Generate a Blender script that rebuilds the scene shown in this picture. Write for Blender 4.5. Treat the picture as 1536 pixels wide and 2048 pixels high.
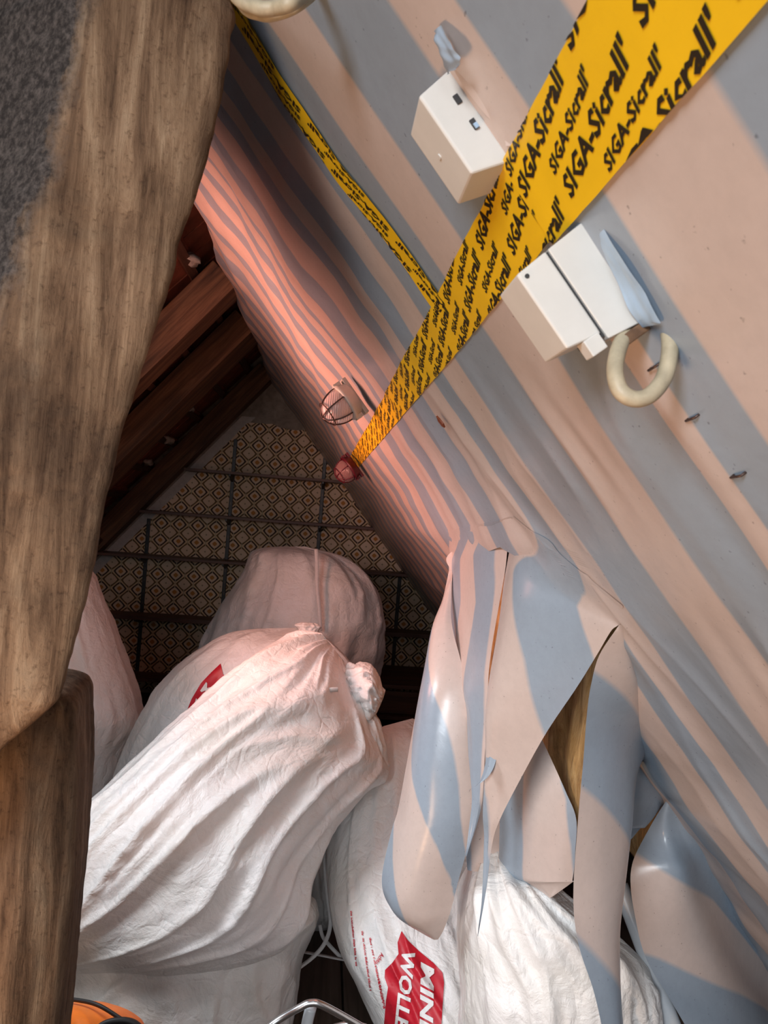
import bpy, bmesh, math, random
from mathutils import Vector, Matrix, noise
from mathutils.bvhtree import BVHTree

for o in list(bpy.data.objects):
    bpy.data.objects.remove(o, do_unlink=True)
scene = bpy.context.scene
COL = scene.collection
rnd = random.Random(7)

# ------------------------------------------------------------------ camera
FPX = 1420.0
YAW = math.atan(118 / FPX)
ROLL = math.radians(4.5)
CAM = Vector((0, 0, 1.75))
FW = Vector((math.sin(YAW), math.cos(YAW), 0))
_r0 = Vector((math.cos(YAW), -math.sin(YAW), 0))
_u0 = Vector((0, 0, 1))
UP = math.cos(ROLL) * _u0 - math.sin(ROLL) * _r0
RT = math.cos(ROLL) * _r0 + math.sin(ROLL) * _u0
cam_d = bpy.data.cameras.new('camera')
cam = bpy.data.objects.new('camera', cam_d)
COL.objects.link(cam)
cam_d.sensor_fit = 'HORIZONTAL'
cam_d.sensor_width = 36.0
cam_d.lens = 36.0 * FPX / 1536
cam_d.clip_start = 0.01
cam.matrix_world = Matrix(((RT.x, UP.x, -FW.x, CAM.x), (RT.y, UP.y, -FW.y, CAM.y), (RT.z, UP.z, -FW.z, CAM.z), (0, 0, 0, 1)))
cam_d.dof.use_dof = True
cam_d.dof.focus_distance = 2.6
cam_d.dof.aperture_fstop = 26.0
scene.camera = cam

# ------------------------------------------------------------------ light
scene.view_settings.view_transform = 'Standard'
scene.view_settings.look = 'None'
scene.view_settings.gamma = 1
scene.view_settings.use_curve_mapping = False
scene.view_settings.exposure = 0.0
world = bpy.data.worlds.new('daylight')
scene.world = world
world.use_nodes = True
bg = world.node_tree.nodes['Background']
bg.inputs[0].default_value = (0.92, 0.95, 1.0, 1)
bg.inputs[1].default_value = 0.45


def area_light(name, loc, target, size, power, color, size_y=None, spread=180):
    d = bpy.data.lights.new(name, 'AREA')
    d.energy = power
    d.color = color
    d.size = size
    if size_y:
        d.shape = 'RECTANGLE'
        d.size_y = size_y
    d.spread = math.radians(spread)
    o = bpy.data.objects.new(name, d)
    COL.objects.link(o)
    o.location = loc
    o.rotation_euler = (Vector(target) - Vector(loc)).to_track_quat('-Z', 'Y').to_euler()
    return o


# daylight of the roof window in the left slope behind the photographer
area_light('roof_window_daylight', (-1.25, -1.35, 2.25), (0.25, 0.8, 1.55), 0.8, 20, (0.90, 0.95, 1.0), 0.8, 85)
# daylight falling in through the opening straight behind the photographer
area_light('rear_opening_daylight', (-0.2, -2.2, 2.4), (0.05, 2.2, 0.6), 0.9, 4.5, (0.92, 0.96, 1.0), 0.9, 80)
# cool skylight between two rafters of the tiled slope, beyond the leaning timber
area_light('skylight', (-1.22, 1.40, 1.98), (0.0, 1.80, 0.75), 0.55, 8.5, (0.90, 0.95, 1.0), 0.6, 100)
# added warm fill for the foil, no real window, unseen behind the leaning timber
area_light('warm_foil_fill', (-1.15, 2.05, 1.80), (0.1, 2.65, 2.15), 0.45, 22, (1.0, 0.40, 0.29), 0.6, 115)
# added low warm fill at the left, standing in for bounced sunlight
area_light('low_warm_fill', (-0.75, 0.25, 0.75), (0.1, 0.6, 1.9), 0.35, 13, (1.0, 0.57, 0.30), 0.35)


# ------------------------------------------------------------------ geometry of the place
ANG = math.radians(50)
RIDGE = Vector((-0.55, 0, 2.82))
N_R = Vector((-math.sin(ANG), 0, -math.cos(ANG)))       # right slope, pointing into the room
T_R = Vector((math.cos(ANG), 0, -math.sin(ANG)))        # down the right slope
N_L = Vector((math.sin(ANG), 0, -math.cos(ANG)))
T_L = Vector((-math.cos(ANG), 0, -math.sin(ANG)))
WALL_Y = 6.4


def ray(u, v):
    return FW + RT * ((u - 768) / FPX) - UP * ((v - 1024) / FPX)


def at(u, v, Y):
    d = ray(u, v)
    return CAM + d * (Y / d.y)


def slope_yt(u, v, off=0.0):
    d = ray(u, v)
    s = (RIDGE + N_R * off - CAM).dot(N_R) / d.dot(N_R)
    p = CAM + d * s
    return p.y, (p - RIDGE).dot(T_R)


def lerp(a, b, f):
    return a + (b - a) * f


def interp(x, xs, ys):
    if x <= xs[0]:
        return ys[0]
    for i in range(1, len(xs)):
        if x <= xs[i]:
            return lerp(ys[i - 1], ys[i], (x - xs[i - 1]) / max(1e-9, xs[i] - xs[i - 1]))
    return ys[-1]


def smooth(a, b, x):
    f = min(1, max(0, (x - a) / (b - a)))
    return f * f * (3 - 2 * f)


def nz(x, y, z=0.0):
    return noise.noise(Vector((x, y, z)))


def ridged(x, y, z=0.0):
    return 1 - 2 * abs(noise.noise(Vector((x, y, z))))


# ------------------------------------------------------------------ object helpers
def tag(o, label=None, cat=None, group=None, kind=None):
    if label:
        o['label'] = label
    if cat:
        o['category'] = cat
    if group:
        o['group'] = group
    if kind:
        o['kind'] = kind
    return o


def world_of(o):
    m = o.matrix_basis.copy()
    if o.parent:
        m = world_of(o.parent) @ o.matrix_parent_inverse @ m
    return m


def link(o, parent=None):
    COL.objects.link(o)
    if parent:
        o.parent = parent
        o.matrix_parent_inverse = world_of(parent).inverted()
    return o


def empty(name, loc=(0, 0, 0)):
    o = bpy.data.objects.new(name, None)
    o.location = loc
    o.empty_display_size = 0.05
    COL.objects.link(o)
    return o


def mesh_obj(name, verts, faces, mat, parent=None, sm=True, attr=None):
    me = bpy.data.meshes.new(name)
    me.from_pydata([tuple(v) for v in verts], [], faces)
    me.update()
    if attr is not None:
        a = me.attributes.new('phase', 'FLOAT', 'POINT')
        a.data.foreach_set('value', attr)
    if sm:
        me.polygons.foreach_set('use_smooth', [True] * len(me.polygons))
    me.materials.append(mat)
    o = bpy.data.objects.new(name, me)
    return link(o, parent)


def grid_faces(nr, nc, wrap=False, off=0):
    f = []
    for i in range(nr - 1):
        for j in range(nc if wrap else nc - 1):
            k = (j + 1) % nc
            f.append((off + i * nc + j, off + i * nc + k, off + (i + 1) * nc + k, off + (i + 1) * nc + j))
    return f


def box_mesh(name, sx, sy, sz, bevel=0.0, seg=2):
    bm = bmesh.new()
    bmesh.ops.create_cube(bm, size=1.0)
    bmesh.ops.scale(bm, vec=(sx, sy, sz), verts=bm.verts)
    if bevel:
        bmesh.ops.bevel(bm, geom=bm.edges[:], offset=bevel, segments=seg, affect='EDGES', profile=0.6)
    me = bpy.data.meshes.new(name)
    bm.to_mesh(me)
    bm.free()
    return me


def place(name, me, mat, M, parent=None):
    if not me.materials:
        me.materials.append(mat)
    o = bpy.data.objects.new(name, me)
    COL.objects.link(o)
    o.matrix_basis = M
    if parent:
        o.parent = parent
        o.matrix_parent_inverse = world_of(parent).inverted()
    return o


def frame(origin, ex, ey, ez):
    ex, ey, ez = ex.normalized(), ey.normalized(), ez.normalized()
    return Matrix(((ex.x, ey.x, ez.x, origin.x), (ex.y, ey.y, ez.y, origin.y), (ex.z, ey.z, ez.z, origin.z), (0, 0, 0, 1)))


def catmull(pts, n):
    """resample a list of tuples with a Catmull-Rom spline"""
    m = len(pts)
    out = []
    for i in range(n):
        x = i / (n - 1) * (m - 1)
        k = min(int(x), m - 2)
        f = x - k
        p0, p1, p2, p3 = pts[max(k - 1, 0)], pts[k], pts[k + 1], pts[min(k + 2, m - 1)]
        out.append(tuple(0.5 * ((2 * b) + (c - a) * f + (2 * a - 5 * b + 4 * c - d) * f * f + (-a + 3 * b - 3 * c + d) * f ** 3)
                         for a, b, c, d in zip(p0, p1, p2, p3)))
    return out


def tube(name, pts, r, mat, parent=None, n=None, seg=14, cap=True):
    pts = [tuple(p) for p in pts]
    if n:
        pts = catmull(pts, n)
    P = [Vector(p) for p in pts]
    V, up = [], None
    for i, p in enumerate(P):
        t = (P[min(i + 1, len(P) - 1)] - P[max(i - 1, 0)]).normalized()
        if up is None:
            up = t.orthogonal().normalized()
        up = (up - t * up.dot(t)).normalized()
        b = t.cross(up)
        rr = r(i / (len(P) - 1)) if callable(r) else r
        for j in range(seg):
            a = 2 * math.pi * j / seg
            V.append(p + (up * math.cos(a) + b * math.sin(a)) * rr)
    F = grid_faces(len(P), seg, True)
    if cap:
        F.append(tuple(range(seg - 1, -1, -1)))
        F.append(tuple((len(P) - 1) * seg + j for j in range(seg)))
    return mesh_obj(name, V, F, mat, parent)


def strap(name, pts, w, th, mat, parent=None, n=40, side=Vector((1, 0, 0)), twist=0.0):
    P = [Vector(p) for p in catmull([tuple(p) for p in pts], n)]
    V = []
    for i, p in enumerate(P):
        t = (P[min(i + 1, n - 1)] - P[max(i - 1, 0)]).normalized()
        s = Matrix.Rotation(twist * i / n, 3, t) @ side
        s = (s - t * s.dot(t)).normalized()
        b = t.cross(s)
        for (c, d) in ((-1, -1), (1, -1), (1, 1), (-1, 1)):
            V.append(p + s * (c * w / 2) + b * (d * th / 2))
    F = grid_faces(n, 4, True) + [(3, 2, 1, 0), tuple((n - 1) * 4 + k for k in range(4))]
    return mesh_obj(name, V, F, mat, parent)


# ------------------------------------------------------------------ materials
def new_mat(name):
    m = bpy.data.materials.new(name)
    m.use_nodes = True
    nt = m.node_tree
    return m, nt, nt.nodes['Principled BSDF']


def L(nt, a, b):
    nt.links.new(a, b)


def node(nt, t, **kw):
    n = nt.nodes.new(t)
    for k, v in kw.items():
        setattr(n, k, v)
    return n


def ramp(nt, fac, stops, interp_='LINEAR'):
    r = node(nt, 'ShaderNodeValToRGB')
    r.color_ramp.interpolation = interp_
    e = r.color_ramp.elements
    while len(e) < len(stops):
        e.new(0.5)
    for i, (p, c) in enumerate(stops):
        e[i].position = p
        e[i].color = (*c, 1)
    if fac is not None:
        L(nt, fac, r.inputs[0])
    return r


def coords(nt, scale=(1, 1, 1), kind='Object', rot=(0, 0, 0)):
    tc = node(nt, 'ShaderNodeTexCoord')
    mp = node(nt, 'ShaderNodeMapping')
    mp.inputs['Scale'].default_value = scale
    mp.inputs['Rotation'].default_value = rot
    L(nt, tc.outputs[kind], mp.inputs[0])
    return mp.outputs[0]


def noise_tex(nt, vec, scale, detail=6, rough=0.6, dist=0.0):
    n = node(nt, 'ShaderNodeTexNoise')
    n.inputs['Scale'].default_value = scale
    n.inputs['Detail'].default_value = detail
    n.inputs['Roughness'].default_value = rough
    n.inputs['Distortion'].default_value = dist
    if vec is not None:
        L(nt, vec, n.inputs['Vector'])
    return n.outputs[0]


def bump(nt, h, strength, dist=0.01, prev=None):
    b = node(nt, 'ShaderNodeBump')
    b.inputs['Strength'].default_value = strength
    b.inputs['Distance'].default_value = dist
    L(nt, h, b.inputs['Height'])
    if prev is not None:
        L(nt, prev, b.inputs['Normal'])
    return b.outputs[0]


def mixc(nt, fac, a, b, mode='MIX'):
    m = node(nt, 'ShaderNodeMix', data_type='RGBA', blend_type=mode)
    for s, v in ((m.inputs[0], fac), (m.inputs[6], a), (m.inputs[7], b)):
        if isinstance(v, (int, float)):
            s.default_value = v
        elif isinstance(v, tuple):
            s.default_value = (*v, 1)
        else:
            L(nt, v, s)
    return m.outputs[2]


def math_n(nt, op, a, b=None, c=None):
    m = node(nt, 'ShaderNodeMath', operation=op)
    for s, v in zip(m.inputs, (a, b, c)):
        if v is None:
            continue
        if isinstance(v, (int, float)):
            s.default_value = v
        else:
            L(nt, v, s)
    return m.outputs[0]


def plain(name, col, rough=0.5, metal=0.0, nscale=0, namt=0.15, bumpamt=0.0, spec=0.5):
    m, nt, p = new_mat(name)
    p.inputs['Roughness'].default_value = rough
    p.inputs['Metallic'].default_value = metal
    p.inputs['Specular IOR Level'].default_value = spec
    if nscale:
        n = noise_tex(nt, coords(nt), nscale)
        r = ramp(nt, n, [(0.25, tuple(c * (1 - namt) for c in col)), (0.75, tuple(min(1, c * (1 + namt)) for c in col))])
        L(nt, r.outputs[0], p.inputs['Base Color'])
        if bumpamt:
            L(nt, bump(nt, n, bumpamt, 0.004), p.inputs['Normal'])
    else:
        p.inputs['Base Color'].default_value = (*col, 1)
    return m


def wood(name, c0, c1, c2, scale=(2, 30, 30), rough=0.7, bstr=0.5):
    m, nt, p = new_mat(name)
    v = coords(nt, scale)
    g = noise_tex(nt, v, 1.0, 8, 0.65, 0.6)
    big = noise_tex(nt, coords(nt, (1.5, 3, 3)), 1.2, 3, 0.5)
    r = ramp(nt, g, [(0.30, c0), (0.5, c1), (0.72, c2)])
    c = mixc(nt, 0.55, r.outputs[0], ramp(nt, big, [(0.3, (0.45, 0.45, 0.45)), (0.7, (1, 1, 1))]).outputs[0], 'MULTIPLY')
    L(nt, c, p.inputs['Base Color'])
    L(nt, bump(nt, g, bstr, 0.004), p.inputs['Normal'])
    p.inputs['Roughness'].default_value = rough
    return m


def foil_material():
    m, nt, p = new_mat('striped_foil')
    at_ = node(nt, 'ShaderNodeAttribute', attribute_name='phase')
    fr = math_n(nt, 'FRACT', at_.outputs['Fac'])
    d = math_n(nt, 'ABSOLUTE', math_n(nt, 'SUBTRACT', fr, 0.25))
    d2 = math_n(nt, 'ABSOLUTE', math_n(nt, 'SUBTRACT', fr, 1.25))
    dm = math_n(nt, 'MINIMUM', d, d2)
    mr = node(nt, 'ShaderNodeMapRange')
    mr.inputs[1].default_value = 0.235
    mr.inputs[2].default_value = 0.265
    L(nt, dm, mr.inputs[0])
    dirt = noise_tex(nt, coords(nt), 55, 8, 0.7)
    spots = ramp(nt, noise_tex(nt, coords(nt), 160, 2, 0.5), [(0.24, (0.35, 0.33, 0.32)), (0.29, (1, 1, 1))])
    col = mixc(nt, mr.outputs[0], (0.63, 0.525, 0.480), (0.325, 0.395, 0.475))
    col = mixc(nt, 0.35, col, ramp(nt, dirt, [(0.3, (0.82, 0.82, 0.82)), (0.6, (1, 1, 1))]).outputs[0], 'MULTIPLY')
    col = mixc(nt, 0.6, col, spots.outputs[0], 'MULTIPLY')
    L(nt, col, p.inputs['Base Color'])
    p.inputs['Roughness'].default_value = 0.27
    p.inputs['Specular IOR Level'].default_value = 0.55
    w = noise_tex(nt, coords(nt, (9, 3, 9)), 1.0, 5, 0.55, 0.4)
    L(nt, bump(nt, w, 0.10, 0.02), p.inputs['Normal'])
    tr = node(nt, 'ShaderNodeBsdfTranslucent')
    L(nt, col, tr.inputs['Color'])
    mx = node(nt, 'ShaderNodeMixShader')
    mx.inputs[0].default_value = 0.16
    L(nt, p.outputs[0], mx.inputs[1])
    L(nt, tr.outputs[0], mx.inputs[2])
    L(nt, mx.outputs[0], nt.nodes['Material Output'].inputs[0])
    return m


def bag_material():
    m, nt, p = new_mat('woven_bag')
    v = coords(nt)
    big = noise_tex(nt, v, 7, 5, 0.6, 0.8)
    crease = node(nt, 'ShaderNodeTexVoronoi', feature='DISTANCE_TO_EDGE')
    crease.inputs['Scale'].default_value = 13
    warp = node(nt, 'ShaderNodeVectorMath', operation='MULTIPLY_ADD')
    nn = node(nt, 'ShaderNodeTexNoise')
    nn.inputs['Scale'].default_value = 6
    L(nt, v, nn.inputs['Vector'])
    L(nt, nn.outputs['Color'], warp.inputs[0])
    warp.inputs[1].default_value = (0.22, 0.22, 0.22)
    L(nt, v, warp.inputs[2])
    L(nt, warp.outputs[0], crease.inputs['Vector'])
    cr = math_n(nt, 'MINIMUM', crease.outputs['Distance'], 0.12)
    fine = noise_tex(nt, v, 420, 2, 0.5)
    b = bump(nt, big, 0.35, 0.04)
    b = bump(nt, cr, 0.22, 0.05, b)
    b = bump(nt, noise_tex(nt, v, 38, 5, 0.65, 1.0), 0.35, 0.010, b)
    b = bump(nt, fine, 0.25, 0.0015, b)
    L(nt, b, p.inputs['Normal'])
    r = ramp(nt, noise_tex(nt, v, 3.5, 4, 0.6), [(0.3, (0.74, 0.72, 0.68)), (0.65, (0.86, 0.85, 0.85))])
    L(nt, r.outputs[0], p.inputs['Base Color'])
    p.inputs['Roughness'].default_value = 0.42
    p.inputs['Specular IOR Level'].default_value = 0.5
    p.inputs['Sheen Weight'].default_value = 0.1
    return m


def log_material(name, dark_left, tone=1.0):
    m, nt, p = new_mat(name)
    v = coords(nt, (34, 34, 3.2))
    g = noise_tex(nt, v, 1.3, 9, 0.68, 0.5)
    blot = noise_tex(nt, coords(nt, (5, 5, 2.5)), 1.4, 6, 0.65, 0.3)
    speck = noise_tex(nt, coords(nt, (1, 1, 1)), 130, 4, 0.7)
    r = ramp(nt, g, [(0.30, (0.060, 0.036, 0.023)), (0.42, (0.16, 0.103, 0.068)), (0.55, (0.265, 0.182, 0.124)), (0.72, (0.43, 0.33, 0.24))])
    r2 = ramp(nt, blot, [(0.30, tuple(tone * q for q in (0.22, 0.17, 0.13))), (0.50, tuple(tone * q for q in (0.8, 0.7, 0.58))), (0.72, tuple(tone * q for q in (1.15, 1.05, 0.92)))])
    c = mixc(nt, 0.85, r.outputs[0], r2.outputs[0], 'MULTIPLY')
    c = mixc(nt, 0.6, c, ramp(nt, speck, [(0.30, (0.3, 0.25, 0.22)), (0.44, (1, 1, 1))]).outputs[0], 'MULTIPLY')
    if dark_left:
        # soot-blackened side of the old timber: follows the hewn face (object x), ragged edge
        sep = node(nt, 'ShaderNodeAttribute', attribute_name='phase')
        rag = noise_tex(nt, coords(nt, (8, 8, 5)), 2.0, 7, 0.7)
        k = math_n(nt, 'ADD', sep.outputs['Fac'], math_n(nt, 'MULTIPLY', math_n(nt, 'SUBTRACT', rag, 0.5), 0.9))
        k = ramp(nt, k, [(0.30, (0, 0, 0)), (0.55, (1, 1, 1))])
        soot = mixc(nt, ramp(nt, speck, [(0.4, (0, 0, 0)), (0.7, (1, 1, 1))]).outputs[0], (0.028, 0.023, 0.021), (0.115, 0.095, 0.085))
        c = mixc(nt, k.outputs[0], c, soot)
    L(nt, c, p.inputs['Base Color'])
    b = bump(nt, g, 0.7, 0.008)
    b = bump(nt, speck, 0.35, 0.003, b)
    L(nt, b, p.inputs['Normal'])
    p.inputs['Roughness'].default_value = 0.85
    p.inputs['Specular IOR Level'].default_value = 0.2
    return m


def wallpaper_material():
    m, nt, p = new_mat('retro_wallpaper')
    tc = node(nt, 'ShaderNodeTexCoord')
    sp = node(nt, 'ShaderNodeSeparateXYZ')
    L(nt, tc.outputs['Object'], sp.inputs[0])

    def cell(o, period):
        a = math_n(nt, 'DIVIDE', o, period)
        a = math_n(nt, 'SUBTRACT', a, math_n(nt, 'ROUND', a))
        return a
    fx, fz = cell(sp.outputs[0], 0.158), cell(sp.outputs[2], 0.150)
    dia = math_n(nt, 'ADD', math_n(nt, 'ABSOLUTE', fx), math_n(nt, 'ABSOLUTE', fz))
    cs = math_n(nt, 'ADD', math_n(nt, 'COSINE', math_n(nt, 'MULTIPLY', fx, 2 * math.pi)), math_n(nt, 'COSINE', math_n(nt, 'MULTIPLY', fz, 2 * math.pi)))
    rnd_ = math_n(nt, 'SUBTRACT', 0.5, math_n(nt, 'MULTIPLY', cs, 0.25))
    d = math_n(nt, 'ADD', math_n(nt, 'MULTIPLY', dia, 0.62), math_n(nt, 'MULTIPLY', rnd_, 0.38))
    cream, brown, olive, orange, dark = (0.74, 0.55, 0.36), (0.060, 0.030, 0.017), (0.17, 0.10, 0.032), (0.56, 0.24, 0.05), (0.09, 0.06, 0.035)
    pale = (0.82, 0.63, 0.47)
    tan = (0.76, 0.57, 0.36)
    r = ramp(nt, d, [(0.0, orange), (0.12, pale), (0.285, brown), (0.41, tan), (0.52, olive), (0.64, pale), (0.955, (0.40, 0.31, 0.20))], 'CONSTANT')
    # pale stem between the ogees
    stem = math_n(nt, 'LESS_THAN', math_n(nt, 'MINIMUM', math_n(nt, 'ABSOLUTE', fx), math_n(nt, 'SUBTRACT', 0.5, math_n(nt, 'ABSOLUTE', fx))), 0.022)
    band = math_n(nt, 'MULTIPLY', math_n(nt, 'GREATER_THAN', d, 0.285), math_n(nt, 'LESS_THAN', d, 0.64))
    c = mixc(nt, math_n(nt, 'MULTIPLY', stem, band), r.outputs[0], (0.50, 0.42, 0.28))
    age = noise_tex(nt, tc.outputs['Object'], 1.4, 5, 0.6)
    c = mixc(nt, 0.6, c, ramp(nt, age, [(0.3, (0.62, 0.55, 0.46)), (0.7, (1, 1, 1))]).outputs[0], 'MULTIPLY')
    L(nt, c, p.inputs['Base Color'])
    p.inputs['Roughness'].default_value = 0.75
    return m


def insulation_material():
    m, nt, p = new_mat('mineral_wool')
    g = noise_tex(nt, coords(nt, (30, 30, 9)), 1.0, 9, 0.7, 1.2)
    f = noise_tex(nt, coords(nt, (5, 5, 3)), 1.5, 4, 0.6, 0.5)
    r = ramp(nt, g, [(0.28, (0.19, 0.10, 0.038)), (0.5, (0.55, 0.36, 0.16)), (0.72, (0.78, 0.60, 0.36))])
    r2 = ramp(nt, f, [(0.35, (0.75, 0.55, 0.2)), (0.65, (1.0, 0.82, 0.62))])
    L(nt, mixc(nt, 0.6, r.outputs[0], r2.outputs[0], 'MULTIPLY'), p.inputs['Base Color'])
    L(nt, bump(nt, g, 1.0, 0.02), p.inputs['Normal'])
    p.inputs['Roughness'].default_value = 0.95
    return m


M = {}
M['foil'] = foil_material()
M['bag'] = bag_material()
M['log'] = log_material('weathered_timber', True)
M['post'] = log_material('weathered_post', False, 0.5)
M['wallpaper'] = wallpaper_material()
M['wool'] = insulation_material()
M['tape'] = plain('yellow_tape', (0.80, 0.50, 0.012), 0.38, nscale=14, namt=0.08, bumpamt=0.06)
M['ink'] = plain('black_print', (0.022, 0.015, 0.008), 0.45)
M['rafter'] = wood('rafter_wood', (0.060, 0.027, 0.013), (0.155, 0.075, 0.036), (0.30, 0.155, 0.075))
M['batten'] = wood('batten_wood', (0.05, 0.022, 0.012), (0.12, 0.05, 0.028), (0.19, 0.085, 0.05))
M['shelf'] = wood('shelf_veneer', (0.06, 0.025, 0.015), (0.13, 0.055, 0.032), (0.20, 0.09, 0.055), rough=0.5, bstr=0.15)
M['floor'] = wood('floor_wood', (0.035, 0.022, 0.015), (0.075, 0.05, 0.036), (0.12, 0.085, 0.065), scale=(30, 1.5, 30))
M['tile'] = plain('clay_tile', (0.26, 0.075, 0.04), 0.8, nscale=9, namt=0.45, bumpamt=0.3)
M['mortar'] = plain('mortar', (0.42, 0.38, 0.34), 0.95, nscale=60, namt=0.4, bumpamt=0.6)
M['plaster'] = plain('grey_plaster', (0.26, 0.22, 0.18), 0.95, nscale=18, namt=0.35, bumpamt=0.4)
M['white_plaster'] = plain('white_plaster', (0.50, 0.46, 0.43), 0.9, nscale=25, namt=0.15)
M['black'] = plain('black_steel', (0.012, 0.012, 0.013), 0.45, nscale=40, namt=0.3)
M['cream'] = plain('cream_plastic', (0.60, 0.575, 0.535), 0.42, nscale=25, namt=0.05, bumpamt=0.02)
M['dark_gap'] = plain('dark_gap', (0.03, 0.03, 0.032), 0.7)
M['cable'] = plain('dirty_white_sheath', (0.40, 0.335, 0.23), 0.5, nscale=70, namt=0.25, bumpamt=0.1)
M['red'] = plain('red_print', (0.52, 0.012, 0.028), 0.42, nscale=30, namt=0.12)
M['white_print'] = plain('white_print', (0.80, 0.78, 0.77), 0.45, nscale=30, namt=0.06)
M['ribbon'] = plain('white_ribbon', (0.72, 0.70, 0.69), 0.5, nscale=80, namt=0.08)
M['steel'] = plain('brushed_steel', (0.62, 0.62, 0.63), 0.28, 1.0, nscale=60, namt=0.12)
M['grey_pvc'] = plain('grey_pvc', (0.46, 0.49, 0.52), 0.28, nscale=20, namt=0.06)
M['orange'] = plain('orange_fabric', (0.86, 0.21, 0.02), 0.6, nscale=40, namt=0.12, bumpamt=0.2)
M['blackstrap'] = plain('black_webbing', (0.012, 0.012, 0.013), 0.6, nscale=200, namt=0.3)
M['lampgrey'] = plain('grey_lamp_body', (0.52, 0.50, 0.44), 0.45, nscale=30, namt=0.1)
M['lampred'] = plain('red_lamp_body', (0.075, 0.004, 0.012), 0.4, nscale=30, namt=0.1)
M['wire'] = plain('dark_wire', (0.09, 0.055, 0.045), 0.4, 0.6)
M['redwire'] = plain('red_wire', (0.10, 0.005, 0.015), 0.4)
M['under'] = plain('dark_underlay', (0.02, 0.013, 0.010), 0.95, nscale=8, namt=0.4)
M['clearblue'] = plain('blue_film', (0.30, 0.42, 0.56), 0.12, nscale=20, namt=0.15)
M['leaf'] = plain('dry_leaf', (0.16, 0.035, 0.008), 0.6)


def glass_material(name, col):
    m, nt, p = new_mat(name)
    p.inputs['Base Color'].default_value = (*col, 1)
    p.inputs['Roughness'].default_value = 0.10
    p.inputs['Transmission Weight'].default_value = 0.30
    p.inputs['IOR'].default_value = 1.3
    w = node(nt, 'ShaderNodeTexWave', wave_type='BANDS', bands_direction='X')
    w.inputs['Scale'].default_value = 55
    L(nt, coords(nt), w.inputs['Vector'])
    L(nt, bump(nt, w.outputs[0], 0.6, 0.002), p.inputs['Normal'])
    return m


M['glass'] = glass_material('ribbed_glass', (0.80, 0.64, 0.60))
M['dark_glass'] = glass_material('dusty_pink_glass', (0.30, 0.17, 0.17))

# ------------------------------------------------------------------ the setting: floor, walls, roof
floor = place('floor', box_mesh('floor', 6.8, 9.4, 0.06), M['under'], Matrix.Translation((0.0, 2.5, -0.06)))
tag(floor, 'dark boarded attic floor', None, kind='structure')
plank_me = box_mesh('plank', 0.192, 9.3, 0.03, 0.003)
for i in range(34):
    place('plank', plank_me, M['floor'], Matrix.Translation((-3.3 + i * 0.2, 2.5, -0.015 + rnd.uniform(-0.002, 0.0))), floor)


def slope_pt(y, t, off=0.0):
    return RIDGE + Vector((0, y, 0)) + T_R * t + N_R * off


def slab(name, o, ex, ey, ez, sx, sy, sz, mat, parent=None, bevel=0.0):
    return place(name, box_mesh(name, sx, sy, sz, bevel), mat, frame(o, ex, ey, ez), parent)


EY = Vector((0, 1, 0))
# outer boarding behind everything on the right slope
w_r = slab('wall_right', RIDGE + Vector((0, 2.6, 0)) + T_R * 1.8 - N_R * 0.30, T_R, EY, T_R.cross(EY), 4.2, 8.0, 0.03, M['under'])
tag(w_r, 'dark outer boarding of the right roof slope', None, kind='structure')
# gable wall
apex_up = 0.25
gv = [Vector((-3.2, WALL_Y, -0.05)), Vector((2.4, WALL_Y, -0.05)), Vector((2.4, WALL_Y, 3.2)), Vector((-3.2, WALL_Y, 3.2))]
gv += [v + Vector((0, 0.2, 0)) for v in gv]
w_b = mesh_obj('wall_back', gv, [(0, 1, 2, 3), (7, 6, 5, 4), (0, 4, 5, 1), (1, 5, 6, 2), (2, 6, 7, 3), (3, 7, 4, 0)], M['plaster'], sm=False)
tag(w_b, 'plastered gable wall with retro patterned wallpaper', None, kind='structure')
# wallpaper sheet: left edge follows the slope, ragged top
WP0 = WALL_Y - 0.004
top = []
for i in range(61):
    x = lerp(-0.86, 0.55, i / 60)
    top.append((x, 2.425 + 0.018 * nz(x * 7, 3.1) + 0.014 * nz(x * 23, 1.7) - 0.02 * smooth(-0.35, -0.05, x) + 0.03 * smooth(-0.45, -0.6, x)))


def left_line(z, gap=0.0):      # x of the left slope at height z, moved into the room by gap
    return RIDGE.x - (RIDGE.z - z) / math.tan(ANG) + gap


wv, wf = [], []
for (x, z) in top:
    wv.append(Vector((x, WP0, z)))
wl = [(left_line(z, 0.12) + 0.006 * nz(z * 9, 5), z) for z in [2.44 - 0.05 * k for k in range(49)]]
poly = [Vector((x, WP0, z)) for (x, z) in reversed(wl)] + [Vector((x, WP0, z)) for (x, z) in top if x > wl[0][0] + 0.01] + [Vector((1.9, WP0, 2.2)), Vector((1.9, WP0, 0.02))]
wp = mesh_obj('wallpaper', poly, [tuple(range(len(poly) - 1, -1, -1))], M['wallpaper'], w_b, sm=False)
tag(wp, 'brown, olive and orange ogee wallpaper, torn off at its top edge')
# whitewashed strip between wallpaper and last rafter
sp = [Vector((left_line(z, 0.02), WP0 + 0.001, z)) for z in (0.05, 2.50)] + [Vector((left_line(z, 0.14), WP0 + 0.001, z)) for z in (2.50, 0.05)]
mesh_obj('whitewash_strip', sp, [(3, 2, 1, 0)], M['white_plaster'], w_b, sm=False)

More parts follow.
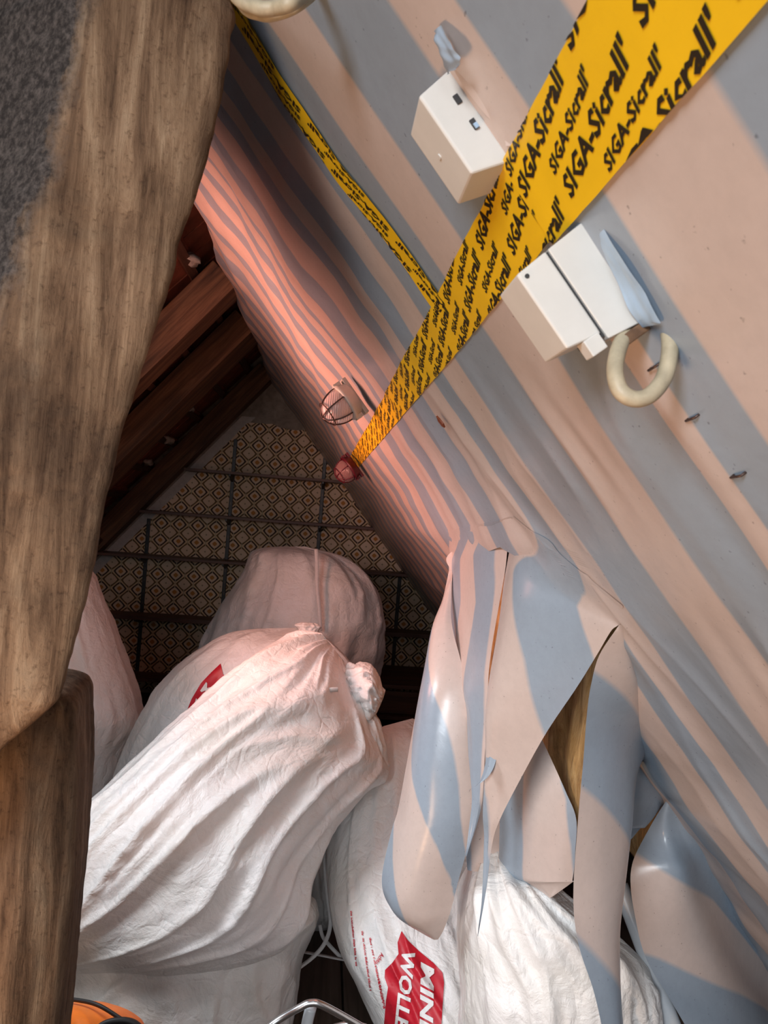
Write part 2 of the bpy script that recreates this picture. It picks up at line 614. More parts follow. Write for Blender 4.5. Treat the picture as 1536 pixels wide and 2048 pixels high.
# left slope: underlay, tiles, battens
TILE_OFF = -0.215
ceil_ = slab('ceiling', RIDGE + Vector((0, 2.6, 0)) + T_L * 1.80 + N_L * (TILE_OFF - 0.11), T_L, EY, T_L.cross(EY), 4.7, 8.0, 0.03, M['under'])
tag(ceil_, 'left roof slope of bare clay tiles on battens', None, kind='structure')
tile_me = box_mesh('roof_tile', 0.40, 0.205, 0.016, 0.004)
r_i = 0
for i in range(9):
    for j in range(17):
        y = 3.05 + j * 0.212 + (0.106 if i % 2 else 0)
        if y > 6.35:
            continue
        tt = -0.06 + i * 0.30
        tilt = Matrix.Rotation(math.radians(3.2 + rnd.uniform(-0.6, 0.6)), 4, 'Y') @ Matrix.Rotation(math.radians(rnd.uniform(-1, 1)), 4, 'Z')
        place('roof_tile', tile_me, M['tile'], frame(RIDGE + Vector((0, y, 0)) + T_L * tt + N_L * (TILE_OFF - 0.02 + rnd.uniform(-0.003, 0.003)), T_L, EY, T_L.cross(EY)) @ tilt, ceil_)
bat_me = box_mesh('batten', 3.6, 0.048, 0.032, 0.002)
for i in range(9):
    place('batten', bat_me, M['batten'], frame(RIDGE + Vector((0, 4.6, 0)) + T_L * (0.09 + i * 0.30) + N_L * (TILE_OFF + 0.018), EY, T_L, EY.cross(T_L)), ceil_)


def blob(name, c, r, mat, parent=None, seed=0, sub=2, squash=(1, 1, 1), amp=0.5):
    bm = bmesh.new()
    bmesh.ops.create_icosphere(bm, subdivisions=sub, radius=1)
    for v in bm.verts:
        k = 1 + amp * nz(v.co.x * 1.9 + seed, v.co.y * 1.9, v.co.z * 1.9)
        v.co = Vector((v.co.x * squash[0], v.co.y * squash[1], v.co.z * squash[2])) * (k * r)
    me = bpy.data.meshes.new(name)
    bm.to_mesh(me)
    bm.free()
    for pl in me.polygons:
        pl.use_smooth = True
    return place(name, me, mat, Matrix.Translation(c), parent)


def left_pt(y, t, off=0.0):
    return RIDGE + Vector((0, y, 0)) + T_L * t + N_L * off


for k, (y, t) in enumerate([(3.35, 0.30), (3.45, 0.33), (3.40, 0.62), (4.15, 0.36), (4.25, 0.34), (4.2, 0.95), (4.1, 0.92), (4.3, 0.62), (5.15, 0.64), (5.3, 0.36),
                            (5.4, 0.92), (5.25, 0.95), (5.5, 1.24), (3.5, 0.06), (4.05, 0.06), (5.7, 0.65), (5.9, 0.97), (6.0, 1.22)]):
    blob('mortar_lump', left_pt(y, t, TILE_OFF + 0.03), rnd.uniform(0.03, 0.06), M['mortar'], ceil_, k * 3.1, 2, (1, 1.2, 0.7), 0.9)

# rafters
for (y0, y1, lab) in [(3.655, 3.85, 'upper brown rafter with a bright underside'),
                      (4.55, 4.90, 'middle brown rafter below bare clay tiles, split along its length'),
                      (6.20, 6.385, 'lowest brown rafter lying against the papered gable wall')]:
    d = 0.17
    o = slab('rafter', left_pt((y0 + y1) / 2, 1.62, -d / 2), T_L, EY, T_L.cross(EY), 3.3, y1 - y0, d, M['rafter'], None, 0.006)
    tag(o, lab, 'rafter', 'rafters of the tiled slope')
nog = slab('nogging', left_pt(5.55, 2.02, -0.10), EY, T_L, EY.cross(T_L), 1.28, 0.09, 0.14, M['rafter'], None, 0.004)
tag(nog, 'short brown timber block between the two lower rafters', 'timber')

# ------------------------------------------------------------------ shelving on the gable wall
RAILS = [(-1.53, 0.03, 1.53), (-0.835, 0.66, 2.29), (-0.035, 1.10, 2.27), (0.72, 0.36, 1.225)]
SHELVES = [(-1.22, 0.40, 1.985), (-1.56, 0.60, 1.60), (-1.88, 0.85, 1.215), (-2.1, 1.15, 0.69), (-1.9, 0.2, 0.17)]
names = ['topmost wooden shelf on the wallpapered gable', 'second wooden shelf from the top of the gable', 'third wooden shelf down, behind the rear bag',
         'fourth wooden shelf down on the gable, thick and dark', 'lowest wooden shelf near the floor on the gable']
rl = ['leftmost black slotted shelf rail on the gable wall', 'tall black shelf rail left of the rear bag', 'black shelf rail above the rear bag', 'short black shelf rail right of the rear bag']
SHD = 0.22
bracket_me = None
for (x, z0, z1), lab in zip(RAILS, rl):
    root = empty('shelf_rail', (x, WALL_Y, z0))
    tag(root, lab, 'rail', 'black shelf rails')
    h = z1 - z0
    upr = place('upright', box_mesh('upright', 0.032, 0.014, h, 0.003), M['black'], Matrix.Translation((x, WP0 - 0.009, (z0 + z1) / 2)), root)
    for k in range(int(h / 0.1)):
        place('slot', bpy.data.meshes.get('slot') or box_mesh('slot', 0.006, 0.003, 0.022), M['wire'], Matrix.Translation((x, WP0 - 0.0165, z0 + 0.06 + k * 0.1)), upr)
    for (xa, xb, z) in SHELVES:
        if xa - 0.05 < x < xb + 0.02 and z0 - 0.05 < z < z1 - 0.05:
            y0, y1 = WP0 - 0.016, WP0 - SHD
            vs = [(x - 0.008, y0, z - 0.016), (x - 0.008, y0, z - 0.075), (x - 0.008, y1, z - 0.032), (x - 0.008, y1, z - 0.016)]
            vs += [(a + 0.016, b, c) for (a, b, c) in vs]
            mesh_obj('shelf_bracket', vs, [(0, 1, 2, 3), (7, 6, 5, 4), (0, 4, 5, 1), (1, 5, 6, 2), (2, 6, 7, 3), (3, 7, 4, 0)], M['black'], root, sm=False)
for (xa, xb, z), lab in zip(SHELVES, names):
    th = 0.034 if z < 1 else 0.024
    o = place('shelf_board', box_mesh('shelf_board', xb - xa, SHD, th, 0.002), M['shelf'], Matrix.Translation(((xa + xb) / 2, WP0 - 0.018 - SHD / 2, z - 0.016 + th / 2)))
    tag(o, lab, 'shelf', 'shelves on the gable')

# low wooden bench at the right of the gable
root = empty('low_bench', (0.72, 5.7, 0))
tag(root, 'low dark wooden bench below the short shelf rail', 'bench')
place('bench_top', box_mesh('bench_top', 1.0, 0.70, 0.03, 0.003), M['shelf'], Matrix.Translation((0.75, 5.75, 0.42)), root)
place('bench_front', box_mesh('bench_front', 0.98, 0.02, 0.17, 0.002), M['shelf'], Matrix.Translation((0.75, 5.42, 0.30)), root)
place('lower_board', box_mesh('lower_board', 1.0, 0.10, 0.025, 0.002), M['shelf'], Matrix.Translation((0.75, 5.40, 0.195)), root)
for x in (0.30, 1.20):
    for y in (5.45, 6.05):
        place('leg', bpy.data.meshes.get('bench_leg') or box_mesh('bench_leg', 0.05, 0.05, 0.405, 0.003), M['black'], Matrix.Translation((x, y, 0.2025)), root)

# ------------------------------------------------------------------ striped vapour-barrier foil
def relief(y, t):
    far = smooth(0.75, 1.5, y)
    k = far * (0.015 * nz(y * 0.5, t * 3.6, 2.0) + 0.0095 * nz(y * 0.7 + 7, t * 8.0, 5.0) + 0.0030 * nz(y * 2.0, t * 19, 1.0))
    k += 0.0040 * ridged(y * 5.0 + 1.2 * nz(y, t * 2), t * 1.3 + y * 0.6, 9.0) * far * smooth(6.0, 2.0, y)
    k += 0.0050 * ridged(y * 1.7 + t * 1.9, t * 1.1 - y * 0.6, 1.5) * smooth(0.9, 2.0, y)
    k += 0.018 * nz(y * 2.6, t * 6, 6.1) * smooth(0.42, 0.10, t) * smooth(1.6, 2.4, y)
    k += (1 - far) * (0.0045 * nz(y * 3.0, t * 5, 3.3) + 0.0022 * ridged(y * 7, t * 1.2, 4.4))
    # silvery crumpled zone below the boxes and pleats running down from it
    k += 0.0042 * ridged((y - 0.09 * t) * 15 + 1.2 * nz(y * 5, t * 4, 7.7), t * 2.6, 6.6) * smooth(0.46, 0.56, y) * smooth(0.95, 0.75, y) * smooth(1.12, 1.3, t)
    k += 0.0042 * ridged((y + 0.12 * t) * 10 + 1.3 * nz(y * 4, t * 3, 3.7), t * 1.9, 2.6) * smooth(0.78, 0.9, y) * smooth(1.45, 1.1, y) * smooth(1.10, 1.25, t)
    k += 0.010 * smooth(0.90, 0.98, t) * smooth(1.06, 1.0, t) * smooth(1.2, 2.2, y) * (0.6 + 0.8 * nz(y * 1.3, 0.5))
    k += 0.022 * smooth(4.0, 6.4, y) * smooth(0.3, 2.2, t) + 0.010 * smooth(5.0, 6.4, y)
    # sagging belly above the tear
    k += 0.026 * smooth(1.28, 1.47, t) * smooth(1.05, 1.4, y) * smooth(3.5, 2.2, y)
    k -= 0.006 * smooth(0.75, 0.95, y) * smooth(1.25, 1.02, y)
    return k


def sheet_at(u, v, lift=0.0026):
    off = 0.0
    for _ in range(4):
        y, t = slope_yt(u, v, off)
        off = relief(min(max(y, -0.8), 6.4), min(max(t, 0), 3.5)) + lift
    return slope_pt(y, t, off)


UPB = [-0.9, -0.72, -0.60, -0.45, -0.33, -0.2, -0.1, 0.02, 0.12, 0.24, 0.27, 0.381, 0.468, 0.543, 0.702, 0.815]
LOB = [-0.9, -0.72, -0.60, -0.45, -0.33, -0.2, -0.1, 0.02, 0.10, 0.21, 0.324, 0.447, 0.511, 0.545, 0.66, 0.80]
# band edges measured along one row across each sheet
UPB += [sheet_at(u, 640).y for u in (845, 802, 768, 747, 720, 689, 658, 635, 629, 614, 604, 590, 581, 568, 560)]
LOB += [sheet_at(u, 1042).y for u in (1130, 1088, 1052, 1000, 964, 934, 911, 882, 864, 847, 838, 828)]
for Bl in (UPB, LOB):
    for q in range(16, len(Bl)):
        Bl[q] = max(Bl[q], Bl[q - 1] + 0.04)
    b = Bl[-1]
    while b < 7:
        b += 0.17
        Bl.append(b)


def make_phase(Bl, start_peach_index):
    ys = Bl
    ps = [0.5 * (i - start_peach_index) + 20 for i in range(len(Bl))]
    return lambda y: interp(y, ys, ps)


ph_up = make_phase(UPB, 12)      # 0.468 starts a peach band
ph_lo = make_phase(LOB, 10)      # 0.324 starts a peach band


YS = []
y = -0.8
while y < WALL_Y - 0.03:
    YS.append(y)
    y += 0.02 if y < 2.0 else 0.03
YS.append(WALL_Y - 0.012)
foil = empty('vapour_barrier', slope_pt(1.5, 3.4))
tag(foil, 'pink and blue striped vapour barrier foil covering the right roof slope, torn below', 'foil')


def sheet(name, ys, ts_of_y, phase, off=0.0, extra=None):
    V, A = [], []
    nt_ = None
    for y in ys:
        ts = ts_of_y(y)
        nt_ = len(ts)
        for t in ts:
            o = relief(y, t) + off
            V.append(slope_pt(y, t, o))
            A.append(phase(y + 0.008 * nz(y * 3, t * 4, 8.8) * smooth(0.8, 1.5, y)))
    return mesh_obj(name, V, grid_faces(len(ys), nt_), M['foil'], foil, attr=A)


def ts_up(y):
    t0 = -0.02 + 0.03 * nz(y * 2.2, 0.0, 4.0) + 0.02 * nz(y * 6, 1.0, 4.0)
    return [lerp(t0, 1.075, i / 70) for i in range(71)]


sheet('upper_sheet', YS, ts_up, ph_up)


def tend_far(y):
    return interp(y, [1.42, 1.85, 2.3, 2.9, 3.15, 3.3], [1.445, 1.5, 1.58, 1.70, 2.2, 2.62])


YF = [1.42] + [y for y in YS if y > 1.43]
sheet('lower_sheet', YF, lambda y: [lerp(1.07, tend_far(y), i / 80) for i in range(81)], ph_lo, 0.0015)
# near lower sheet: rows down the slope, each running up to the torn edge
EDGE_T = [1.07, 1.4449, 1.445, 1.477, 1.513, 1.588, 1.78, 2.044, 2.127, 2.198, 2.386, 2.536, 2.965, 3.45]
EDGE_Y = [1.42, 1.42, 1.42, 1.217, 1.083, 1.072, 1.275, 1.565, 1.603, 1.612, 1.676, 1.737, 1.918, 2.12]
TN = [1.07 + 0.005 * i for i in range(250)]
while TN[-1] < 3.42:
    TN.append(TN[-1] + 0.012)
V, A = [], []
NC = 230
for t in TN:
    ye = interp(t, EDGE_T, EDGE_Y)
    for j in range(NC):
        f = j / (NC - 1)
        y = lerp(-0.8, 0.2, f / 0.12) if f < 0.12 else lerp(0.2, ye, (f - 0.12) / 0.88)
        V.append(slope_pt(y, t, relief(y, t) + 0.0015))
        A.append(ph_lo(y))
mesh_obj('lower_sheet', V, grid_faces(len(TN), NC), M['foil'], foil, attr=A)


def curve_u(c):
    vs = [p[1] for p in c]
    us = [p[0] for p in c]
    return lambda v: interp(v, vs, us)


def phase_cols(curves, p0):
    """boundaries running down a flap, left to right; each crossing adds half a period"""
    fs = [curve_u(c) for c in curves]

    def fn(u, v):
        xs = [f(v) for f in fs]
        xs = [xs[0] - 60] + xs + [xs[-1] + 60]
        for i in range(1, len(xs)):
            xs[i] = max(xs[i], xs[i - 1] + 0.5)
        if u < xs[0]:
            u = xs[0] + 1
        if u > xs[-1]:
            u = xs[-1] - 1
        return p0 + interp(u, xs, [0.5 * (i - 1) for i in range(len(xs))])
    return fn


def flap(rows, phase, bulge=0.03, nr=60, nc=26, wav=0.004, seed=0.0, mat=None, parent=foil, name='torn_flap', roll=0.0, snap=None):
    """hanging tongue of foil; rows are (uL,vL,YL, uR,vR,YR)"""
    V, A = [], []
    shift = None
    for i, r in enumerate(catmull(rows, nr)):
        w = i / (nr - 1)
        a, b = at(r[0], r[1], r[2]), at(r[3], r[4], r[5])
        dirn = (b - a)
        ln = max(dirn.length, 1e-4)
        nrm = dirn.cross(Vector((0, 0, 1)))
        nrm = nrm.normalized() if nrm.length > 1e-6 else Vector((0, -1, 0))
        if nrm.x * -0.6 + nrm.y * -0.8 < 0:
            nrm = -nrm
        for j in range(nc):
            f = j / (nc - 1)
            p = a.lerp(b, f)
            k = bulge * min(1, ln / 0.2) * math.sin(math.pi * f) + wav * nz(f * 3 + seed, w * 5, seed) * smooth(0.0, 0.12, w)
            k += roll * math.sin(2 * math.pi * f) * min(1, ln / 0.2)
            uu, vv = lerp(r[0], r[3], f), lerp(r[1], r[4], f)
            p = p + nrm * k
            ph = phase(uu, vv)
            if snap:
                ph = 0.5 - ph
                if shift is None:
                    q = [ph_lo(sheet_at(lerp(r[0], r[3], g / 20), lerp(r[1], r[4], g / 20)).y) - (0.5 - phase(lerp(r[0], r[3], g / 20), lerp(r[1], r[4], g / 20))) for g in range(21)]
                    shift = round(sum(q) / 21)
                ph += shift
                if w < snap[1]:
                    sp_ = sheet_at(uu, vv)
                    f_ = smooth(snap[0], snap[1], w)
                    ph = lerp(ph_lo(sp_.y), ph, f_)
                    p = sp_.lerp(p, f_)
            V.append(p)
            A.append(ph)
    return mesh_obj(name, V, grid_faces(nr, nc), mat or M['foil'], parent, attr=A)


# leftmost flap, a long curled tongue
blueL = [(861, 1240), (860, 1283), (846, 1350), (831, 1448), (844, 1531), (873, 1606), (897, 1689), (908, 1751), (912, 1850)]
blueR = [(864, 1240), (868, 1308), (889, 1366), (910, 1432), (922, 1490), (930, 1572), (931, 1720), (931, 1850)]
blue2 = [(740, 1560), (770, 1600), (786, 1639), (798, 1709), (815, 1771), (831, 1829), (850, 1880)]
flap([(899, 1135, 2.02, 908, 1100, 2.04), (886, 1195, 1.93, 903, 1180, 1.92), (864, 1254, 1.84, 904, 1250, 1.80), (848, 1345, 1.80, 926, 1340, 1.70), (831, 1432, 1.78, 938, 1420, 1.66), (798, 1606, 1.76, 947, 1600, 1.62),
      (783, 1660, 1.75, 938, 1680, 1.62), (765, 1745, 1.74, 916, 1765, 1.63), (768, 1790, 1.73, 906, 1805, 1.63), (790, 1825, 1.72, 898, 1832, 1.63), (834, 1855, 1.70, 886, 1862, 1.65), (870, 1879, 1.68, 876, 1879, 1.67)],
     phase_cols([blue2, blueL, blueR], 0.0), 0.06, 70, 30, 0.005, 1.0)
# second tongue, narrow and pointed
flap([(893, 1062, 2.0, 1024, 1035, 1.40), (900, 1105, 2.08, 1018, 1078, 1.42), (898, 1160, 2.08, 1012, 1120, 1.43), (897, 1215, 2.03, 998, 1200, 1.46), (915, 1330, 1.85, 978, 1340, 1.50), (930, 1410, 1.68, 975, 1420, 1.52), (938, 1500, 1.62, 972, 1500, 1.54), (944, 1590, 1.58, 966, 1590, 1.55),
      (938, 1650, 1.57, 955, 1645, 1.56), (931, 1711, 1.56, 933, 1712, 1.56)],
     phase_cols([[(911, 1040), (905, 1205), (915, 1300)], [(933, 1040), (941, 1100), (941, 1205), (922, 1300), (915, 1400)], [(964, 1040), (970, 1100), (970, 1205), (947, 1351), (936, 1440), (925, 1600)], [(1000, 1040), (1005, 1080), (990, 1205), (972, 1351), (970, 1440), (962, 1600)]], 0.5),
     0.018, 70, 20, 0.005, 2.0, snap=(0.0, 0.17))
# broad shiny tongue
flap([(1026, 1032, 1.40, 1246, 1212, 1.07), (1021, 1078, 1.44, 1238, 1247, 1.075), (1010, 1150, 1.45, 1222, 1262, 1.09), (1000, 1230, 1.45, 1192, 1310, 1.13), (985, 1340, 1.45, 1150, 1380, 1.19), (980, 1440, 1.45, 1092, 1468, 1.27), (975, 1540, 1.45, 1040, 1560, 1.34),
      (972, 1620, 1.45, 1000, 1640, 1.39), (972, 1680, 1.45, 984, 1690, 1.42), (966, 1780, 1.44, 971, 1780, 1.43), (955, 1872, 1.44, 956, 1872, 1.44)],
     phase_cols([[(960, 1050), (965, 1300), (985, 1420), (992, 1600), (980, 1700)], [(1055, 1038), (1076, 1085), (1083, 1146), (1087, 1234), (1093, 1322), (1090, 1440)], [(1088, 1035), (1114, 1076), (1145, 1125), (1175, 1176), (1183, 1200), (1187, 1293), (1187, 1400)]], 0.0),
     0.045, 80, 40, 0.006, 3.0, roll=0.012, snap=(0.0, 0.15))
# small curled sliver in front of the broad tongue
flap([(984, 1418, 1.42, 1006, 1378, 1.40), (978, 1450, 1.41, 996, 1420, 1.39), (976, 1490, 1.40, 995, 1470, 1.38), (970, 1530, 1.39, 992, 1520, 1.37), (958, 1565, 1.38, 975, 1555, 1.37), (938, 1580, 1.38, 940, 1579, 1.38)],
     lambda u, v: 0.7, 0.02, 30, 10, 0.002, 4.0)
# piece hanging behind
flap([(1012, 1520, 1.66, 1080, 1470, 1.58), (1005, 1580, 1.66, 1130, 1580, 1.50), (1000, 1640, 1.66, 1152, 1640, 1.47), (998, 1700, 1.66, 1150, 1710, 1.46), (1000, 1745, 1.66, 1146, 1760, 1.46), (1060, 1770, 1.58, 1146, 1763, 1.46), (1100, 1796, 1.52, 1104, 1794, 1.51)],
     phase_cols([[(998, 1500), (998, 1800)], [(1060, 1500), (1062, 1800)], [(1120, 1560), (1134, 1598), (1144, 1684), (1150, 1800)]], 0.5), 0.02, 50, 24, 0.004, 5.0)
flap([(940, 1480, 1.70, 1000, 1480, 1.68), (940, 1560, 1.70, 1010, 1560, 1.68), (935, 1640, 1.70, 1008, 1640, 1.69), (932, 1700, 1.70, 1005, 1700, 1.70), (935, 1740, 1.70, 1002, 1740, 1.70)],
     phase_cols([[(938, 1480), (942, 1740)]], 0.0), 0.02, 30, 14, 0.004, 6.0)


def e_phase(u, v):
    w = u * 0.85 - v * 0.52
    return interp(w, [-160, 8, 170, 312, 460], [-0.5, 0, 0.5, 1.0, 1.5]) + 2


# long hanging strip
flap([(1238, 1250, 1.07, 1250, 1250, 1.05), (1200, 1310, 1.11, 1272, 1365, 1.22), (1182, 1370, 1.14, 1285, 1435, 1.33), (1172, 1440, 1.17, 1293, 1495, 1.46), (1165, 1540, 1.19, 1270, 1550, 1.40), (1155, 1650, 1.20, 1262, 1650, 1.36), (1148, 1750, 1.20, 1254, 1735, 1.34),
      (1150, 1830, 1.19, 1238, 1840, 1.31), (1160, 1900, 1.18, 1233, 1930, 1.29), (1185, 1980, 1.18, 1233, 2000, 1.28), (1205, 2060, 1.18, 1236, 2070, 1.27)],
     e_phase, 0.035, 70, 24, 0.004, 7.0)
# silvery scrap between the strip and the lower tear
flap([(1282, 1500, 1.50, 1290, 1500, 1.55), (1270, 1545, 1.47, 1316, 1550, 1.60), (1265, 1590, 1.46, 1338, 1590, 1.61), (1262, 1640, 1.46, 1300, 1635, 1.60), (1258, 1680, 1.46, 1263, 1678, 1.50)],
     lambda u, v: 0.75, 0.02, 30, 16, 0.003, 8.0)


def f_phase(u, v):
    f1 = interp(u, [1272, 1328, 1410, 1536, 1640], [1707, 1742, 1792, 1938, 2060])
    f2 = interp(u, [1303, 1347, 1416, 1489, 1640], [1909, 1928, 1957, 2001, 2160])
    return min(0.95, max(-0.45, (v - f1) / (f2 - f1) * 0.5)) + 2


def yy(u, v, back=0.0):
    return slope_yt(u, v, 0.02)[0] - back


flap([(1340, 1590, yy(1340, 1590), 1342, 1592, yy(1342, 1592)), (1302, 1650, 1.56, 1382, 1657, yy(1380, 1657)), (1268, 1722, 1.52, 1424, 1732, yy(1424, 1732)), (1262, 1790, 1.50, 1462, 1796, yy(1462, 1796)),
      (1275, 1862, 1.49, 1502, 1866, yy(1502, 1866)), (1300, 1930, 1.48, 1548, 1945, yy(1548, 1945)), (1340, 2000, 1.47, 1596, 2025, 1.9), (1390, 2085, 1.46, 1640, 2100, 1.85)],
     f_phase, 0.05, 60, 34, 0.006, 9.0, roll=0.02)
# film torn round the upper box
flap([(868, 62, 0.50, 882, 50, 0.49), (872, 85, 0.50, 905, 95, 0.48), (884, 120, 0.50, 922, 122, 0.48), (893, 150, 0.51, 912, 138, 0.49)], lambda u, v: 0.8, 0.004, 20, 8, 0.003, 10.0)
# staples along the narrow overlap band
for (u, v) in [(1307, 733), (1383, 835), (1474, 950)]:
    y, t = slope_yt(u, v, 0.008)
    a = slope_pt(y - 0.007, t, 0.0095)
    b = slope_pt(y + 0.007, t + 0.001, 0.0095)
    tube('staple', [a + N_R * -0.006, a, a.lerp(b, 0.5), b, b + N_R * -0.006], 0.0011, M['wire'], foil, seg=6)

# mineral wool behind the foil
def wool(name, lab, fn, nr, nc):
    V = []
    for i in range(nr):
        for j in range(nc):
            V.append(fn(i / (nr - 1), j / (nc - 1)))
    o = mesh_obj(name, V, grid_faces(nr, nc), M['wool'])
    sol = o.modifiers.new('thick', 'SOLIDIFY')
    sol.thickness = 0.07
    sol.offset = 1.0
    tag(o, lab, 'insulation', 'mineral wool batts')
    return o


def wool_slope(a, b):
    y, t = lerp(1.0, 6.3, a), lerp(0.1, 1.35, b)
    return slope_pt(y, t, -0.06 + 0.012 * nz(y * 6, t * 6))


wool('insulation_batt', 'brown mineral wool glimpsed behind the small tear of the foil', wool_slope, 90, 60)


def wool_hang(a, b):
    y = lerp(1.42, 2.7, a)
    z = lerp(1.56, 1.12 - 0.2 * smooth(0.0, 0.25, a), b)
    x = 0.585 + 0.05 * a + 0.03 * nz(y * 5, z * 4) + 0.045 * nz(y * 2.2 + 4, z * 1.1, 3) + 0.018 * ridged(y * 9 + z * 4, z * 2)
    return Vector((x, y, z))


wool('insulation_batt', 'golden brown mineral wool bulging out of the big tear beside the hanging strip', wool_hang, 70, 60)


def wool_low(a, b):
    y, z = lerp(1.68, 2.5, a), lerp(1.12, 0.86, b)
    return Vector((0.90 + 0.03 * nz(y * 5, z * 6), y, z))


wool('insulation_batt', 'small scrap of mineral wool in the lowest tear above the grey pipe', wool_low, 30, 24)

# ------------------------------------------------------------------ lettering helpers
def text_mesh(body, size=1.0, shear=0.2, bold=0.02, res=2, space=1.0):
    cu = bpy.data.curves.new('txt', 'FONT')
    cu.body = body
    cu.size = size
    cu.shear = shear
    cu.offset = bold
    cu.resolution_u = res
    cu.space_character = space
    ob = bpy.data.objects.new('txt', cu)
    COL.objects.link(ob)
    dg = bpy.context.evaluated_depsgraph_get()
    me = bpy.data.meshes.new_from_object(ob.evaluated_get(dg))
    bm = bmesh.new()
    bm.from_mesh(me)
    bmesh.ops.triangulate(bm, faces=bm.faces[:])
    V = [v.co.copy() for v in bm.verts]
    F = [tuple(v.index for v in f.verts) for f in bm.faces]
    bm.free()
    bpy.data.objects.remove(ob, do_unlink=True)
    bpy.data.meshes.remove(me)
    bpy.data.curves.remove(cu)
    w = max(v.x for v in V)
    return [(v.x, v.y) for v in V], F, w


TXT = text_mesh("SIGA-Sicrall'", 1.0, 0.12, 0.032, 1)


def printed_tape(name, label, lo, hi, a0, a1, pos, rot_text, group, seed=0):
    """tape in a local strip space: s along the tape (reading direction), w across it (0..W, top of letters at 0)"""
    root = empty(name, pos(a0, (lo + hi) / 2, 0))
    tag(root, label, 'tape', group)
    ns, nw = max(12, int(abs(a1 - a0) / 0.012)), 8
    V = []
    for i in range(ns + 1):
        s = lerp(a0, a1, i / ns)
        for j in range(nw + 1):
            w = lerp(lo, hi, j / nw)
            e = 0.0012 * nz(s * 30 + seed, j * 5) if j in (0, nw) else 0
            V.append(pos(s, w + e, 0.0))
    mesh_obj('strip', V, grid_faces(ns + 1, nw + 1), M['tape'], root)
    tv, tf, tw = TXT
    VV, FF = [], []
    slope = 0.19
    PIT = 0.038
    smin, smax = min(a0, a1), max(a0, a1)
    nl = int((smax - smin) * slope / PIT) + 4
    for k in range(-3, nl):
        for (size, dw, ln) in ((0.0190, 0.0, 0.124), (0.0128, 0.0180, 0.088)):
            sx = ln / tw
            per = ln + (0.014 if dw == 0 else 0.052)
            n = int((smax - smin) / per) + 2
            for r in range(n):
                s_start = smin + r * per + (k * 0.053 + dw * 3 + seed * 0.03) % per - per
                w_start = lo - 0.004 + k * PIT + dw - slope * (s_start - smin)
                if w_start - slope * ln > hi + 0.003 or w_start + 0.002 < lo - 0.012 - 0.0:
                    continue
                base = len(VV)
                ok = False
                tmp = []
                for (x, yv) in tv:
                    s = s_start + x * sx
                    w = w_start - yv * size - slope * x * sx
                    if lo < w < hi and smin < s < smax:
                        ok = True
                    tmp.append(pos(min(smax, max(smin, s)), min(hi, max(lo, w)), 0.0007))
                if ok:
                    VV += tmp
                    FF += [tuple(base + q for q in f) for f in tf]
    mesh_obj('printed_lettering', VV, FF, M['ink'], root, sm=False)
    return root


TL, TH = 1.039, 1.106


# reading direction runs toward the camera: s = -y
def pos_main(lift):
    return lambda s, w, o: slope_pt(-s, w, relief(-s, w) + 0.0035 + lift + o)


printed_tape('adhesive_tape', 'yellow printed tape along the foil seam, running to the back', TL, TH, -3.72, -0.50, pos_main(0.0), 0, 'yellow printed tapes')
printed_tape('adhesive_tape', 'broad nearest yellow printed tape strip between the two junction boxes', TL - 0.001, TH + 0.004, -0.535, 0.1, pos_main(0.0012), 0, 'yellow printed tapes', 3)


# second tape runs down the slope; its print reads up the slope, letter tops toward the gable
def yc2(t):
    return interp(t, [0.45, 0.63, 0.70, 0.83, 0.92, 1.05], [0.86, 0.895, 0.925, 0.930, 0.905, 0.900])


printed_tape('adhesive_tape', 'narrow looking yellow printed tape descending the slope from top left', -0.031, 0.031, -1.055, -0.45,
             lambda s, w, o: slope_pt(yc2(-s) - w, -s, relief(yc2(-s) - w, -s) + 0.003 + o), 0, 'yellow printed tapes', 5)

# ------------------------------------------------------------------ junction boxes
def slope_frame(y, t, off):
    # local x = +Y (away from camera), y = down the slope, z = out of the slope into the room
    return frame(slope_pt(y, t, off), EY, T_R, N_R)


root = empty('junction_box', slope_pt(0.55, 1.0))
tag(root, 'small cream junction box above the yellow tape, with two cut cable openings', 'junction box', 'junction boxes')
def hull_box(name, base, top, h, mat, parent, F, bevel=0.0025):
    """box with slightly smaller lid: base/top = (x0,x1,y0,y1)"""
    bm = bmesh.new()
    vs = []
    for (r, z) in ((base, 0), (top, h)):
        for (x, y) in ((r[0], r[2]), (r[1], r[2]), (r[1], r[3]), (r[0], r[3])):
            vs.append(bm.verts.new((x, y, z)))
    for f in ((3, 2, 1, 0), (4, 5, 6, 7), (0, 1, 5, 4), (1, 2, 6, 5), (2, 3, 7, 6), (3, 0, 4, 7)):
        bm.faces.new([vs[i] for i in f])
    bmesh.ops.recalc_face_normals(bm, faces=bm.faces[:])
    bmesh.ops.bevel(bm, geom=bm.edges[:], offset=bevel, segments=3, affect='EDGES', profile=0.6)
    me = bpy.data.meshes.new(name)
    bm.to_mesh(me)
    bm.free()
    for pl in me.polygons:
        pl.use_smooth = False
    return place(name, me, mat, F, parent)


